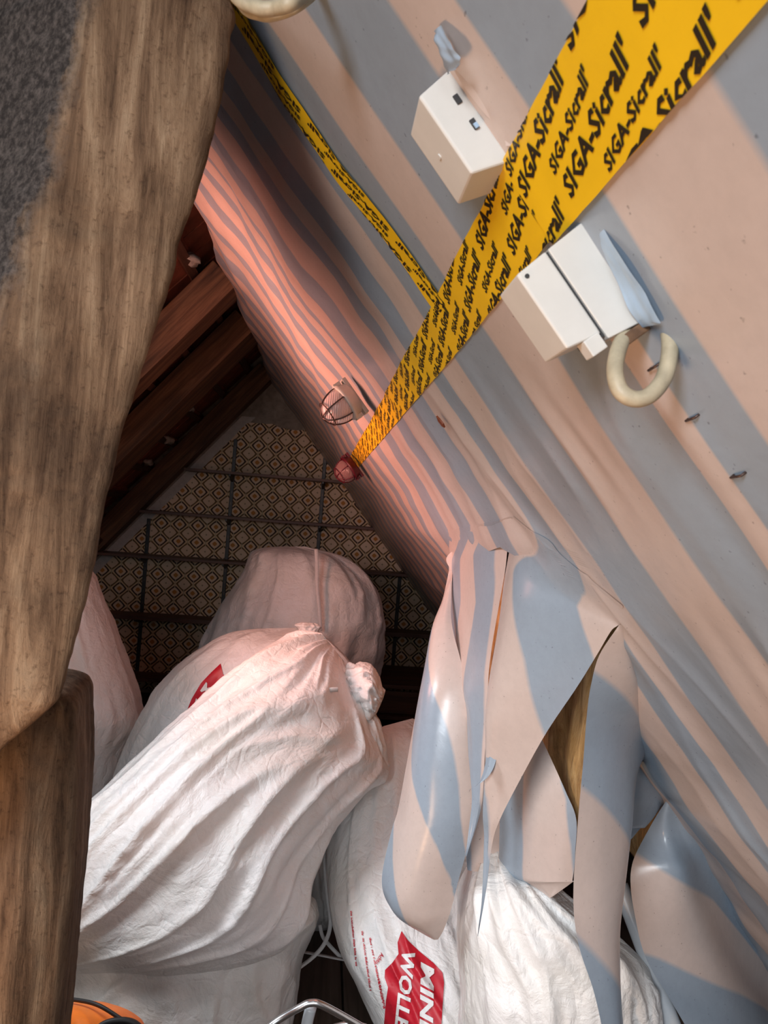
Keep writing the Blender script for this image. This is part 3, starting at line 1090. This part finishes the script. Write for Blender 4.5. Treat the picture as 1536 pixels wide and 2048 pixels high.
F1 = slope_frame(0.527, 1.0, 0.0)
hull_box('housing', (0.0, 0.055, -0.040, 0.042), (0.0, 0.055, -0.036, 0.033), 0.032, M['cream'], root, F1)
for (yy_, w_) in ((-0.018, 0.007), (0.004, 0.008)):
    place('cable_opening', box_mesh('cable_opening', 0.002, w_, 0.004), M['dark_gap'], F1 @ Matrix.Translation((-0.0006, yy_, 0.009)), root)
place('blue_wire_end', box_mesh('blue_wire_end', 0.0025, 0.004, 0.003), M['clearblue'], F1 @ Matrix.Translation((-0.0015, 0.006, 0.009)), root)
sc_me = bpy.data.meshes.new('screw')
bm = bmesh.new()
bmesh.ops.create_cone(bm, cap_ends=True, segments=16, radius1=0.0022, radius2=0.0022, depth=0.001)
bm.to_mesh(sc_me)
bm.free()
place('screw', sc_me.copy(), M['cream'], F1 @ Matrix.Translation((0.03, 0.0, 0.0325)), root)
# foil band lapping over the foot of the upper box
flap([(908, 142, 0.520, 930, 105, 0.505), (934, 183, 0.519, 975, 160, 0.500), (970, 228, 0.518, 1020, 212, 0.496), (1000, 262, 0.517, 1050, 252, 0.498), (1012, 292, 0.517, 1052, 290, 0.503)], lambda u, v: 0.25, 0.004, 24, 10, 0.001, 11.0)

root = empty('junction_box', slope_pt(0.52, 1.15))
tag(root, 'larger grey-white junction box below the yellow tape, with a cable loop', 'junction box', 'junction boxes')
F2 = slope_frame(0.490, 1.150, 0.0)
hull_box('base_shell', (0.0, 0.050, -0.036, 0.047), (0.0, 0.050, -0.034, 0.042), 0.0335, M['cream'], root, F2, 0.0012)
place('seam', box_mesh('seam', 0.046, 0.072, 0.0022), M['dark_gap'], F2 @ Matrix.Translation((0.0255, 0.003, 0.0345)), root)
lid = hull_box('lid', (0.0, 0.050, -0.034, 0.036), (0.0, 0.050, -0.032, 0.031), 0.027, M['cream'], root, F2 @ Matrix.Translation((0, 0, 0.0356)), 0.0022)
place('clip', box_mesh('clip', 0.014, 0.013, 0.013, 0.001), M['cream'], F2 @ Matrix.Translation((0.006, 0.040, 0.044)), root)
place('screw_hole', sc_me.copy(), M['dark_gap'], F2 @ Matrix.Translation((-0.0003, -0.027, 0.057)) @ Matrix.Rotation(math.pi / 2, 4, 'Y') @ Matrix.Scale(0.75, 4), lid)
place('cable_gland', box_mesh('cable_gland', 0.012, 0.008, 0.020, 0.001), M['rafter'], F2 @ Matrix.Translation((0.004, 0.050, 0.014)), root)
# blue clear film stuck over the foot of the lower box
flap([(1178, 455, 0.488, 1205, 452, 0.470), (1205, 505, 0.488, 1245, 520, 0.462), (1232, 560, 0.487, 1285, 580, 0.462), (1262, 625, 0.487, 1318, 640, 0.465), (1285, 655, 0.488, 1322, 648, 0.468)],
     lambda u, v: 0.75, 0.004, 24, 12, 0.002, 12.0, M['clearblue'], root, 'film_scrap')
cab = tube('cable_loop', [at(1262, 655, 0.505), at(1240, 690, 0.490), at(1230, 740, 0.478), at(1240, 780, 0.472), at(1268, 798, 0.470), at(1300, 790, 0.470), at(1328, 755, 0.472), at(1340, 700, 0.476), at(1335, 655, 0.482), at(1318, 625, 0.492)],
           0.0058, M['cable'], root, n=60, seg=16)

# pale cable crossing the top of the slope
o = tube('pale_cable', [at(430, -90, 0.90), at(465, -16, 0.66), at(510, 14, 0.62), at(550, 16, 0.61), at(590, 2, 0.60), at(640, -40, 0.66)], 0.006, M['cable'], None, n=50)
tag(o, 'pale cable loop at the top edge beside the leaning timber', 'cable')
o = tube('pale_cable', [at(445, -90, 0.90), at(478, 4, 0.68), at(520, 32, 0.64), at(560, 30, 0.63), at(605, 8, 0.62), at(660, -40, 0.66)], 0.004, M['cable'], None, n=50)
tag(o, 'thinner pale cable just below the thick one at the top edge', 'cable')

# dry leaf-like fleck on the foil
y_, t_ = slope_yt(888, 838, 0.006)
lp = [slope_pt(y_ + dy, t_ + dt, 0.012) for dy, dt in ((0, -0.012), (0.012, -0.002), (0.010, 0.008), (0, 0.013), (-0.008, 0.006), (-0.006, -0.003))]
o = mesh_obj('dry_fleck', lp + [p + N_R * 0.003 for p in lp], [(5, 4, 3, 2, 1, 0), (6, 7, 8, 9, 10, 11)] + [(i, (i + 1) % 6, 6 + (i + 1) % 6, 6 + i) for i in range(6)], M['leaf'], sm=False)
tag(o, 'small dark red-brown fleck stuck to the foil below the tape', 'fleck')

# ------------------------------------------------------------------ bulkhead lamps on the foil
def bulkhead(label, c, axis, up, r, ln, body, wirem, glow):
    """oval caged lamp: dome along axis (out of the slope)"""
    root = empty('bulkhead_lamp', c)
    tag(root, label, 'lamp', 'caged bulkhead lamps')
    ex = up.cross(axis).normalized()
    F = frame(c, up, ex, axis)     # x = long side

    def revolve(name, prof, mat, sx=1.0, parent=root, seg=32):
        V = []
        for (rr, z) in prof:
            for j in range(seg):
                a = 2 * math.pi * j / seg
                V.append(F @ Vector((rr * math.cos(a) * sx, rr * math.sin(a), z)))
        Fc = grid_faces(len(prof), seg, True)
        Fc.append(tuple(range(seg - 1, -1, -1)))
        Fc.append(tuple((len(prof) - 1) * seg + j for j in range(seg)))
        return mesh_obj(name, V, Fc, mat, parent)
    S = 1.12
    revolve('base', [(r * 0.80, -0.022), (r * 0.92, -0.018), (r * 0.98, 0.0), (r * 1.08, 0.003), (r * 1.08, 0.011), (r * 0.9, 0.013)], body, S)
    dome = [(r * 0.94, 0.010)] + [(r * 0.94 * math.cos(a), 0.02 + ln * math.sin(a)) for a in [0.02 + 1.5 * k / 12 for k in range(13)]]
    revolve('glass_dome', dome, glow, S)
    revolve('bulb', [(0.010, 0.01), (0.016, 0.02), (0.020, 0.035), (0.016, 0.05), (0.004, 0.056)], M['white_print'], 1.0)
    for k in range(3):
        a = math.pi * k / 3 + 0.3
        pts = []
        for q in range(25):
            b = math.pi * q / 24
            pts.append(F @ Vector((r * 1.0 * math.cos(b) * math.cos(a) * S, r * 1.0 * math.cos(b) * math.sin(a), 0.013 + (ln * 1.03 + 0.010) * math.sin(b))))
        tube('cage_wire', pts, 0.0019, wirem, root, seg=8)
    ring = [F @ Vector((r * 0.72 * math.cos(2 * math.pi * q / 40) * S, r * 0.72 * math.sin(2 * math.pi * q / 40), 0.02 + ln * 0.80)) for q in range(41)]
    tube('cage_ring', ring, 0.0019, wirem, root, seg=8, cap=False)
    for s in (-1, 1):
        place('clamp', box_mesh('clamp', 0.012, 0.018, 0.022, 0.002), body, F @ Matrix.Translation((s * r * 1.18, 0, -0.002)), root)
    place('bracket', box_mesh('bracket', r * 2.6, 0.03, 0.012, 0.002), body, F @ Matrix.Translation((0, 0, -0.026)), root)
    return root


ax = (N_R + Vector((0, -0.18, 0))).normalized()
upd = T_R
yl = 1.95
pc = at(694, 803, yl)
bulkhead('grey caged bulkhead lamp with ribbed glass hanging on the foil', pc, ax, (T_R - ax * T_R.dot(ax)).normalized(), 0.044, 0.058, M['lampgrey'], M['wire'], M['glass'])
pc2 = at(700, 936, 3.35)
bulkhead('small dark red caged lamp at the back end of the tape', pc2, ax, (T_R - ax * T_R.dot(ax)).normalized(), 0.052, 0.055, M['lampred'], M['redwire'], M['dark_glass'])

# ------------------------------------------------------------------ bags
def loft(name, st, mat, nr=90, nc=120, fold=0.02, crump=0.006, seed=0.0, neck=0.0, parent=None, k_th=9.0, flat=0.85, dirn=1.0):
    rows = catmull(st, nr)
    V = []
    for i, r in enumerate(rows):
        s = i / (nr - 1)
        a3, b3 = at(r[0], r[1], r[4]), at(r[2], r[3], r[4])
        c = (a3 + b3) / 2
        h = (b3 - a3) / 2
        view = (c - CAM).normalized()
        view = (view - h.normalized() * view.dot(h.normalized())).normalized()
        dr = r[5]
        end = min(s, 1 - s)
        for j in range(nc):
            th = 2 * math.pi * j / nc
            cx, sx = math.cos(th), math.sin(th)
            cx = math.copysign(abs(cx) ** flat, cx)
            sx = math.copysign(abs(sx) ** flat, sx)
            p = c + h * cx + view * (-dr * sx)
            n = (h.normalized() * cx * dr / max(h.length, 1e-3) + view * (-sx)).normalized()
            edge = 0.35 + 0.65 * abs(sx)
            wv = 0.6 * nz(s * 3 + seed, th * 0.6, 1.3)
            f = ridged((math.cos(th) + wv) * k_th * 0.32 + seed, s * 2.3 + seed, math.sin(th) * k_th * 0.20)
            f = f * 0.6 + 0.4 * ridged(math.cos(th) * k_th * 0.75 + seed * 2 + wv, s * 5.0, math.sin(th) * k_th * 0.5)
            f = f * 0.75 + 0.9 * max(0.0, 1 - 3.0 * abs(nz(math.cos(th) * k_th * 0.42 + seed * 3 + 1.5 * wv, s * 1.6, math.sin(th) * k_th * 0.25))) ** 1.5
            g = nz(p.x * 9 + seed, p.y * 9, p.z * 9) * 0.7 + ridged(p.x * 17 + seed, p.y * 17, p.z * 17) * 0.5
            d = fold * f * edge * smooth(0.0, 0.12, end + 0.03) + crump * g
            if neck:
                d += neck * math.cos(th * 11 + 3 * nz(s * 4, th)) * smooth(0.30, 0.02, s)
            V.append(p + n * d)
    F = grid_faces(nr, nc, True)
    V.append(sum((V[j] for j in range(nc)), Vector()) / nc)
    V.append(sum((V[(nr - 1) * nc + j] for j in range(nc)), Vector()) / nc)
    for j in range(nc):
        F.append((len(V) - 2, (j + 1) % nc, j))
        F.append((len(V) - 1, (nr - 1) * nc + j, (nr - 1) * nc + (j + 1) % nc))
    o = mesh_obj(name, V, F, mat, parent)
    return o


def base_point(st):
    r = st[-1]
    p = (at(r[0], r[1], r[4]) + at(r[2], r[3], r[4])) / 2
    return Vector((p.x, p.y, 0))


def bag(label, st, group='mineral wool disposal bags', **kw):
    root = empty('waste_bag', base_point(st))
    tag(root, label, 'bag', group)
    b = loft('sack', st, M['bag'], parent=root, **kw)
    return root, b


stA = [(648, 1272, 690, 1325, 2.72, 0.03), (606, 1276, 705, 1372, 2.70, 0.13), (560, 1288, 735, 1450, 2.66, 0.21), (500, 1322, 758, 1530, 2.60, 0.26), (420, 1392, 722, 1575, 2.52, 0.28), (330, 1472, 662, 1652, 2.44, 0.30),
       (240, 1562, 618, 1745, 2.36, 0.31), (150, 1645, 600, 1830, 2.30, 0.31), (60, 1740, 540, 1905, 2.25, 0.29), (10, 1850, 380, 1950, 2.22, 0.24), (20, 1930, 200, 1952, 2.22, 0.10), (60, 1945, 120, 1950, 2.22, 0.03)]
rA, bA = bag('large bright white woven bag slumped across the foreground, neck tied at its top right', stA, nr=170, nc=220, fold=0.036, crump=0.005, seed=1.7, neck=0.016, k_th=9)
stN = [(690, 1345, 705, 1420, 2.62, 0.05), (715, 1338, 712, 1425, 2.60, 0.075), (745, 1345, 735, 1440, 2.58, 0.085), (762, 1385, 750, 1425, 2.58, 0.06), (765, 1400, 760, 1412, 2.58, 0.02)]
loft('gathered_neck', stN, M['bag'], 50, 90, 0.022, 0.014, 5.2, 0.012, rA, 16)
stN2 = [(690, 1420, 735, 1415, 2.60, 0.03), (690, 1460, 760, 1455, 2.58, 0.10), (700, 1510, 768, 1520, 2.56, 0.12), (712, 1550, 762, 1550, 2.56, 0.08), (725, 1568, 735, 1568, 2.56, 0.02)]
loft('loose_lobe', stN2, M['bag'], 50, 90, 0.016, 0.008, 8.2, 0.0, rA, 10)
strap('tie_ribbon', [at(640, 1385, 2.42), at(660, 1380, 2.41), at(676, 1379, 2.42)], 0.016, 0.002, M['ribbon'], rA, 20, Vector((0, 0, 1)))

stA2 = [(240, 1830, 560, 1770, 2.46, 0.04), (130, 1880, 624, 1800, 2.44, 0.20), (85, 1930, 626, 1850, 2.38, 0.28), (75, 1990, 600, 1910, 2.36, 0.28), (70, 2050, 590, 1970, 2.34, 0.29), (70, 2110, 577, 2060, 2.32, 0.28), (110, 2118, 540, 2078, 2.30, 0.18), (200, 2112, 450, 2090, 2.30, 0.04)]
rA2, bA2 = bag('white woven bag lying underneath the large bright foreground bag', stA2, nr=110, nc=170, fold=0.022, crump=0.005, seed=4.4, k_th=8)

stB = [(566, 1256, 618, 1254, 3.40, 0.04), (470, 1266, 690, 1312, 3.40, 0.22), (400, 1302, 735, 1385, 3.40, 0.32), (332, 1362, 745, 1455, 3.40, 0.36), (287, 1432, 745, 1535, 3.40, 0.38), (250, 1512, 742, 1620, 3.40, 0.38), (225, 1600, 735, 1690, 3.40, 0.36), (250, 1690, 690, 1715, 3.40, 0.25), (380, 1715, 560, 1720, 3.40, 0.04)]
rB, bB = bag('pinkish white bag with red lettered patch, directly behind the bright foreground bag', stB, nr=90, nc=130, fold=0.022, crump=0.006, seed=9.1, neck=0.02)
stBn = [(596, 1272, 640, 1278, 3.30, 0.04), (600, 1258, 634, 1264, 3.30, 0.03), (592, 1250, 640, 1254, 3.30, 0.035), (606, 1244, 630, 1246, 3.30, 0.01)]
loft('gathered_neck', stBn, M['bag'], 26, 60, 0.010, 0.010, 3.3, 0.012, rB, 16)

stC = [(566, 1093, 604, 1093, 4.75, 0.04), (512, 1104, 690, 1118, 4.75, 0.30), (488, 1150, 744, 1172, 4.75, 0.45), (452, 1205, 762, 1235, 4.75, 0.52), (424, 1255, 763, 1290, 4.75, 0.55), (402, 1310, 754, 1340, 4.75, 0.55), (396, 1400, 742, 1415, 4.75, 0.53), (405, 1490, 728, 1500, 4.75, 0.46), (450, 1525, 690, 1530, 4.75, 0.30), (540, 1532, 600, 1534, 4.75, 0.05)]
rC, bC = bag('rearmost greyish pink bag in front of the wallpapered wall, drawstring down its middle', stC, nr=90, nc=140, fold=0.035, crump=0.012, seed=2.9, neck=0.025)
strap('drawstring', [at(632, 1098, 4.26), at(634, 1130, 4.21), at(634, 1170, 4.16), at(638, 1215, 4.13), at(641, 1262, 4.12)], 0.022, 0.004, M['ribbon'], rC, 30, Vector((1, 0, 0)))

stD = [(130, 1128, 172, 1128, 3.75, 0.04), (60, 1150, 186, 1160, 3.75, 0.18), (30, 1200, 205, 1212, 3.75, 0.26), (15, 1290, 238, 1300, 3.75, 0.31), (5, 1370, 268, 1385, 3.75, 0.34), (0, 1440, 280, 1450, 3.75, 0.35), (0, 1520, 256, 1520, 3.75, 0.35), (0, 1595, 240, 1595, 3.75, 0.35), (20, 1655, 225, 1655, 3.75, 0.28), (90, 1672, 160, 1672, 3.75, 0.05)]
rD, bD = bag('pinkish white bag standing at the left behind the leaning timber', stD, nr=90, nc=120, fold=0.022, crump=0.007, seed=6.6)

stE = [(768, 1452, 824, 1437, 2.85, 0.03), (712, 1482, 890, 1490, 2.82, 0.16), (676, 1570, 945, 1600, 2.74, 0.24), (658, 1670, 968, 1700, 2.62, 0.27), (656, 1770, 985, 1790, 2.48, 0.28), (667, 1850, 990, 1870, 2.36, 0.28), (694, 1925, 990, 1945, 2.26, 0.28), (735, 2000, 988, 2020, 2.18, 0.27), (775, 2080, 985, 2090, 2.12, 0.26), (800, 2160, 960, 2160, 2.08, 0.18), (860, 2190, 900, 2190, 2.08, 0.04)]
rE, bE = bag('white bag with big red MINERALWOLLE print below the leftmost hanging foil tongue', stE, nr=110, nc=150, fold=0.016, crump=0.0025, seed=7.3)
stF = [(992, 1692, 1036, 1690, 1.74, 0.015), (962, 1722, 1046, 1732, 1.74, 0.09), (938, 1790, 1110, 1800, 1.72, 0.20), (932, 1870, 1205, 1885, 1.70, 0.25), (936, 1960, 1258, 1965, 1.68, 0.27), (938, 2050, 1285, 2050, 1.66, 0.28), (935, 2200, 1290, 2200, 1.66, 0.28), (945, 2380, 1260, 2380, 1.66, 0.26), (1020, 2460, 1180, 2460, 1.66, 0.08)]
rF, bF = bag('white woven bag at lower right with a pointed top under the torn foil', stF, nr=110, nc=150, fold=0.022, crump=0.005, seed=3.8)
stG = [(600, 1700, 640, 1685, 2.95, 0.03), (590, 1740, 655, 1735, 2.95, 0.12), (585, 1800, 660, 1800, 2.95, 0.15), (595, 1850, 655, 1850, 2.95, 0.12), (615, 1862, 640, 1862, 2.95, 0.02)]
rG, bG = bag('small shadowed bag in the gap between the two foreground bags', stG, nr=50, nc=80, fold=0.015, crump=0.008, seed=5.5)

# prints on the bags -------------------------------------------------
def bvh_of(o):
    me = o.data
    return BVHTree.FromPolygons([v.co.copy() for v in me.vertices], [tuple(p.vertices) for p in me.polygons])


def print_on(name, bvh, polys_px, mat, parent, lift, maxlen=10.0, view_from=None):
    """flat print laid on a bag: outlines given in the plane of the picture, wrapped onto the cloth"""
    bm = bmesh.new()
    for V2, F2_ in polys_px:
        vs = [bm.verts.new((x, y, 0)) for (x, y) in V2]
        for f in F2_:
            try:
                bm.faces.new([vs[i] for i in f])
            except ValueError:
                pass
    bmesh.ops.triangulate(bm, faces=bm.faces[:])
    for _ in range(7):
        es = [e for e in bm.edges if e.calc_length() > maxlen]
        if not es:
            break
        bmesh.ops.subdivide_edges(bm, edges=es, cuts=1)
        bmesh.ops.triangulate(bm, faces=bm.faces[:])
    bad = []
    for v in bm.verts:
        d = ray(v.co.x, v.co.y).normalized()
        loc, n, i, dist = bvh.ray_cast(CAM, d)
        if loc is None:
            bad.append(v)
        else:
            v.co = loc - d * lift
    bmesh.ops.delete(bm, geom=bad, context='VERTS')
    me = bpy.data.meshes.new(name)
    bm.to_mesh(me)
    bm.free()
    me.materials.append(mat)
    for pl in me.polygons:
        pl.use_smooth = True
    o = bpy.data.objects.new(name, me)
    return link(o, parent)


def text_px(body, org, dx, dy, h, shear=0.25, stretch=1.0, bold=0.03):
    """letters placed from org; dx = reading direction, dy = letter-up direction (pixel plane), h = cap height"""
    tv, tf, tw = text_mesh(body, 1.0, shear, bold, 2)
    k = h / 0.70
    return [(org[0] + dx[0] * x * k * stretch + dy[0] * y * k, org[1] + dx[1] * x * k * stretch + dy[1] * y * k) for (x, y) in tv], tf


bvE = bvh_of(bE)
logoE = [(803, 1862), (815, 1880), (838, 1902), (866, 1925), (885, 1945), (888, 1965), (886, 2000), (882, 2060), (880, 2140), (775, 2140), (768, 2048), (772, 2000), (776, 1975), (769, 1955), (770, 1940), (785, 1925), (797, 1908), (795, 1885)]
print_on('red_print', bvE, [(logoE, [tuple(range(len(logoE)))])], M['red'], rE, 0.005, 5)
print_on('white_lettering', bvE, [text_px('MINERAL', (843, 1922), (-0.02, 1.0), (1.0, 0.10), 25, 0.25, 1.75, 0.035), text_px('WOLLE', (806, 1897), (-0.10, 1.0), (0.98, 0.12), 25, 0.25, 1.30, 0.035)], M['white_print'], rE, 0.0085, 3.5)
small = [text_px('Achtu', (762, 1905), (-0.50, 0.86), (0.86, 0.5), 8, 0.2, 0.85, 0.02)]
for (u0, v0, dx, n) in [(700, 1822, 0.10, 40), (722, 1860, 0.14, 46), (738, 1876, 0.20, 50), (748, 1925, 0.22, 34)]:
    p = 0.0
    for q in range(n):          # lines of print too small to read
        w_ = rnd.uniform(1.2, 2.6)
        if rnd.random() > 0.18:
            a = (u0 + dx * p, v0 + p)
            h_ = rnd.uniform(2.0, 4.0)
            small.append(([(a[0], a[1]), (a[0] + h_, a[1] - 0.5), (a[0] + h_ + dx * w_, a[1] + w_ - 0.5), (a[0] + dx * w_, a[1] + w_)], [(0, 1, 2, 3)]))
        p += w_ + 0.9
print_on('red_lettering', bvE, small[:1], M['red'], rE, 0.005, 6)
print_on('fine_print', bvE, small[1:], M['red'], rE, 0.005, 6)['kind'] = 'stuff'
bvB = bvh_of(bB)
logoB = [(372, 1426), (383, 1398), (402, 1366), (422, 1345), (441, 1327), (446, 1348), (460, 1366), (500, 1400), (470, 1450), (420, 1440), (392, 1426)]
print_on('red_print', bvB, [(logoB, [tuple(range(len(logoB)))])], M['red'], rB, 0.005, 8)
print_on('white_lettering', bvB, [text_px('MINERAL', (400, 1380), (0.62, 0.62), (0.45, -0.80), 22, 0.1, 0.9, 0.03), text_px('WOLLE', (384, 1410), (0.62, 0.55), (0.45, -0.80), 17, 0.1, 0.9, 0.03)], M['white_print'], rB, 0.009, 6)
bvD = bvh_of(bD)
logoD = [(85, 1380), (104, 1379), (120, 1384), (121, 1398), (118, 1410), (90, 1415)]
print_on('red_print', bvD, [(logoD, [tuple(range(len(logoD)))])], M['red'], rD, 0.005, 8)
print_on('white_lettering', bvD, [([(115, 1386), (118, 1386), (119, 1398), (116, 1398)], [(0, 1, 2, 3)])], M['white_print'], rD, 0.009, 8)

# loose ribbons
o = strap('white_ribbon', [at(652, 1640, 2.16 + 0.5), at(648, 1700, 2.62), at(655, 1790, 2.58), at(661, 1845, 2.55), at(650, 1885, 2.50), at(625, 1915, 2.46), at(585, 1945, 2.40)], 0.014, 0.002, M['ribbon'], None, 60, Vector((1, 0, 0)))
tag(o, 'long white ribbon hanging down between the foreground bags', 'ribbon', 'loose white ribbons')
o = strap('white_ribbon', [at(596, 1902, 2.62), at(640, 1910, 2.60), at(680, 1918, 2.58), at(712, 1922, 2.58)], 0.014, 0.002, M['ribbon'], None, 30, Vector((0, 1, 0)))
tag(o, 'white ribbon lying crosswise on the dark floor gap', 'ribbon', 'loose white ribbons')
o = strap('white_ribbon', [at(640, 1850, 2.66), at(645, 1872, 2.64), at(660, 1892, 2.62), at(685, 1918, 2.60)], 0.013, 0.002, M['ribbon'], None, 30, Vector((1, 0, 0)))
tag(o, 'short white ribbon slanting towards the printed bag above the floor', 'ribbon', 'loose white ribbons')
o = strap('white_ribbon', [at(148, 1460, 2.60), at(152, 1500, 2.60), at(155, 1560, 2.60), at(166, 1600, 2.60), at(180, 1635, 2.60), at(188, 1665, 2.60)], 0.016, 0.002, M['ribbon'], None, 30, Vector((1, 0, 0)))
tag(o, 'white ribbon peeking out beside the lower timber post', 'ribbon', 'loose white ribbons')

# ------------------------------------------------------------------ grey pipe, steel frame, orange sack
o = tube('grey_pipe', [at(1240, 1770, 1.62), at(1285, 1890, 1.56), at(1345, 2050, 1.50), at(1420, 2250, 1.45)], 0.019, M['grey_pvc'], None, n=30, seg=24)
tag(o, 'grey plastic pipe leaning behind the hanging foil strip at lower right', 'pipe')

root = empty('steel_trolley_frame', (-0.12, 1.6, 0))
tag(root, 'bent bright steel tube frame at the bottom edge between the bags', 'metal frame')
YF_ = 1.72
tube('bent_tube', [at(470, 2110, YF_ - 0.05), at(545, 2048, YF_), at(598, 2016, YF_), at(622, 2006, YF_), at(648, 2012, YF_), at(720, 2052, YF_ + 0.02), at(800, 2100, YF_ + 0.05)], 0.0085, M['steel'], root, n=60)
tube('grey_upright', [at(622, 2014, YF_ + 0.02), at(612, 2060, YF_ + 0.02), at(600, 2160, YF_ + 0.02)], 0.014, M['grey_pvc'], root, n=12)
tube('cross_rod', [at(640, 2062, YF_ + 0.04), at(700, 2046, YF_ + 0.04), at(760, 2062, YF_ + 0.04)], 0.005, M['steel'], root, n=12)

stO = [(40, 2002, 150, 2000, 1.55, 0.04), (0, 2008, 205, 2006, 1.52, 0.13), (-20, 2035, 262, 2030, 1.50, 0.18), (-30, 2090, 290, 2080, 1.48, 0.20), (-30, 2180, 290, 2180, 1.46, 0.21), (20, 2260, 250, 2260, 1.46, 0.1)]
root = empty('orange_sack', base_point(stO))
tag(root, 'bright orange fabric sack with black edging in the lower left corner', 'sack')
loft('orange_cloth', stO, M['orange'], 50, 90, 0.010, 0.004, 12.0, 0.0, root, 8)
strap('black_edging', [at(60, 2000, 1.47), at(115, 1998, 1.44), at(160, 2001, 1.41), at(200, 2012, 1.38), at(245, 2040, 1.36)], 0.006, 0.004, M['blackstrap'], root, 30, Vector((0, 0, 1)))
strap('black_handle', [at(180, 2085, 1.26), at(200, 2054, 1.26), at(235, 2042, 1.26), at(270, 2048, 1.26), at(300, 2080, 1.26)], 0.010, 0.006, M['blackstrap'], root, 30, Vector((0, 0, 1)))

# ------------------------------------------------------------------ big old timbers at the left
def timber(name, label, st, ring, mat, nr=90, seed=0.0, rough=0.006, top_round=False):
    """st rows: (u, v of the right edge, Y); ring: list of (right, deeper) offsets in metres, first at the right edge"""
    dense = []
    m = len(ring)
    for k in range(m):
        a, b = ring[k], ring[(k + 1) % m]
        for q in range(16):
            f = q / 16
            dense.append((lerp(a[0], b[0], f), lerp(a[1], b[1], f), k + f))
    for _ in range(5):
        dense = [((dense[i - 1][0] + 2 * dense[i][0] + dense[(i + 1) % len(dense)][0]) / 4, (dense[i - 1][1] + 2 * dense[i][1] + dense[(i + 1) % len(dense)][1]) / 4, dense[i][2]) for i in range(len(dense))]
    mx = max(d[0] for d in dense)
    V, A = [], []
    nc = len(dense)
    for i, r in enumerate(catmull(st, nr)):
        e = at(r[0], r[1], r[2])
        s = i / (nr - 1)
        for (dx, dy, k) in dense:
            p = e + Vector((dx - mx, dy, 0)) * (r[3] if len(r) > 3 else 1)
            q = rough * nz(p.x * 9 + seed, p.y * 9, p.z * 3) + 0.35 * rough * ridged(p.x * 30, p.y * 30 + seed, p.z * 4) + 0.3 * rough * nz(p.x * 60, p.y * 60, p.z * 60)
            V.append(p + Vector((dx + 0.12, dy - 0.05, 0)).normalized() * q)
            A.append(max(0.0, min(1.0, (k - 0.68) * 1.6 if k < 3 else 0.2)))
    F = grid_faces(nr, nc, True)
    F.append(tuple(range(nc - 1, -1, -1)))
    F.append(tuple((nr - 1) * nc + j for j in range(nc)))
    o = mesh_obj(name, V, F, mat, attr=A)
    tag(o, label, 'timber')
    return o


timber('leaning_timber', 'massive weathered grey-brown timber leaning through the left foreground, soot-blackened on its far left',
       [(-152, -801, 0.80), (150, -412, 0.80), (324, -201, 0.80), (463, 0, 0.80), (462, 70, 0.80), (446, 170, 0.80), (418, 290, 0.80), (386, 400, 0.80), (356, 480, 0.80), (345, 545, 0.80), (318, 630, 0.80), (290, 720, 0.80), (264, 800, 0.80), (240, 870, 0.80), (216, 960, 0.80), (200, 1020, 0.80), (175, 1150, 0.80), (140, 1285, 0.80), (110, 1390, 0.80), (62, 1440, 0.80), (0, 1500, 0.80), (-90, 1600, 0.80), (-220, 1760, 0.80), (-905, 2249, 0.80), (-1875, 3352, 0.80), (-2804, 4425, 0.80)],
       [(0.0, 0.0), (-0.155, -0.05), (-0.36, 0.10), (-0.16, 0.20)], M['log'], 200, 1.0, 0.006)
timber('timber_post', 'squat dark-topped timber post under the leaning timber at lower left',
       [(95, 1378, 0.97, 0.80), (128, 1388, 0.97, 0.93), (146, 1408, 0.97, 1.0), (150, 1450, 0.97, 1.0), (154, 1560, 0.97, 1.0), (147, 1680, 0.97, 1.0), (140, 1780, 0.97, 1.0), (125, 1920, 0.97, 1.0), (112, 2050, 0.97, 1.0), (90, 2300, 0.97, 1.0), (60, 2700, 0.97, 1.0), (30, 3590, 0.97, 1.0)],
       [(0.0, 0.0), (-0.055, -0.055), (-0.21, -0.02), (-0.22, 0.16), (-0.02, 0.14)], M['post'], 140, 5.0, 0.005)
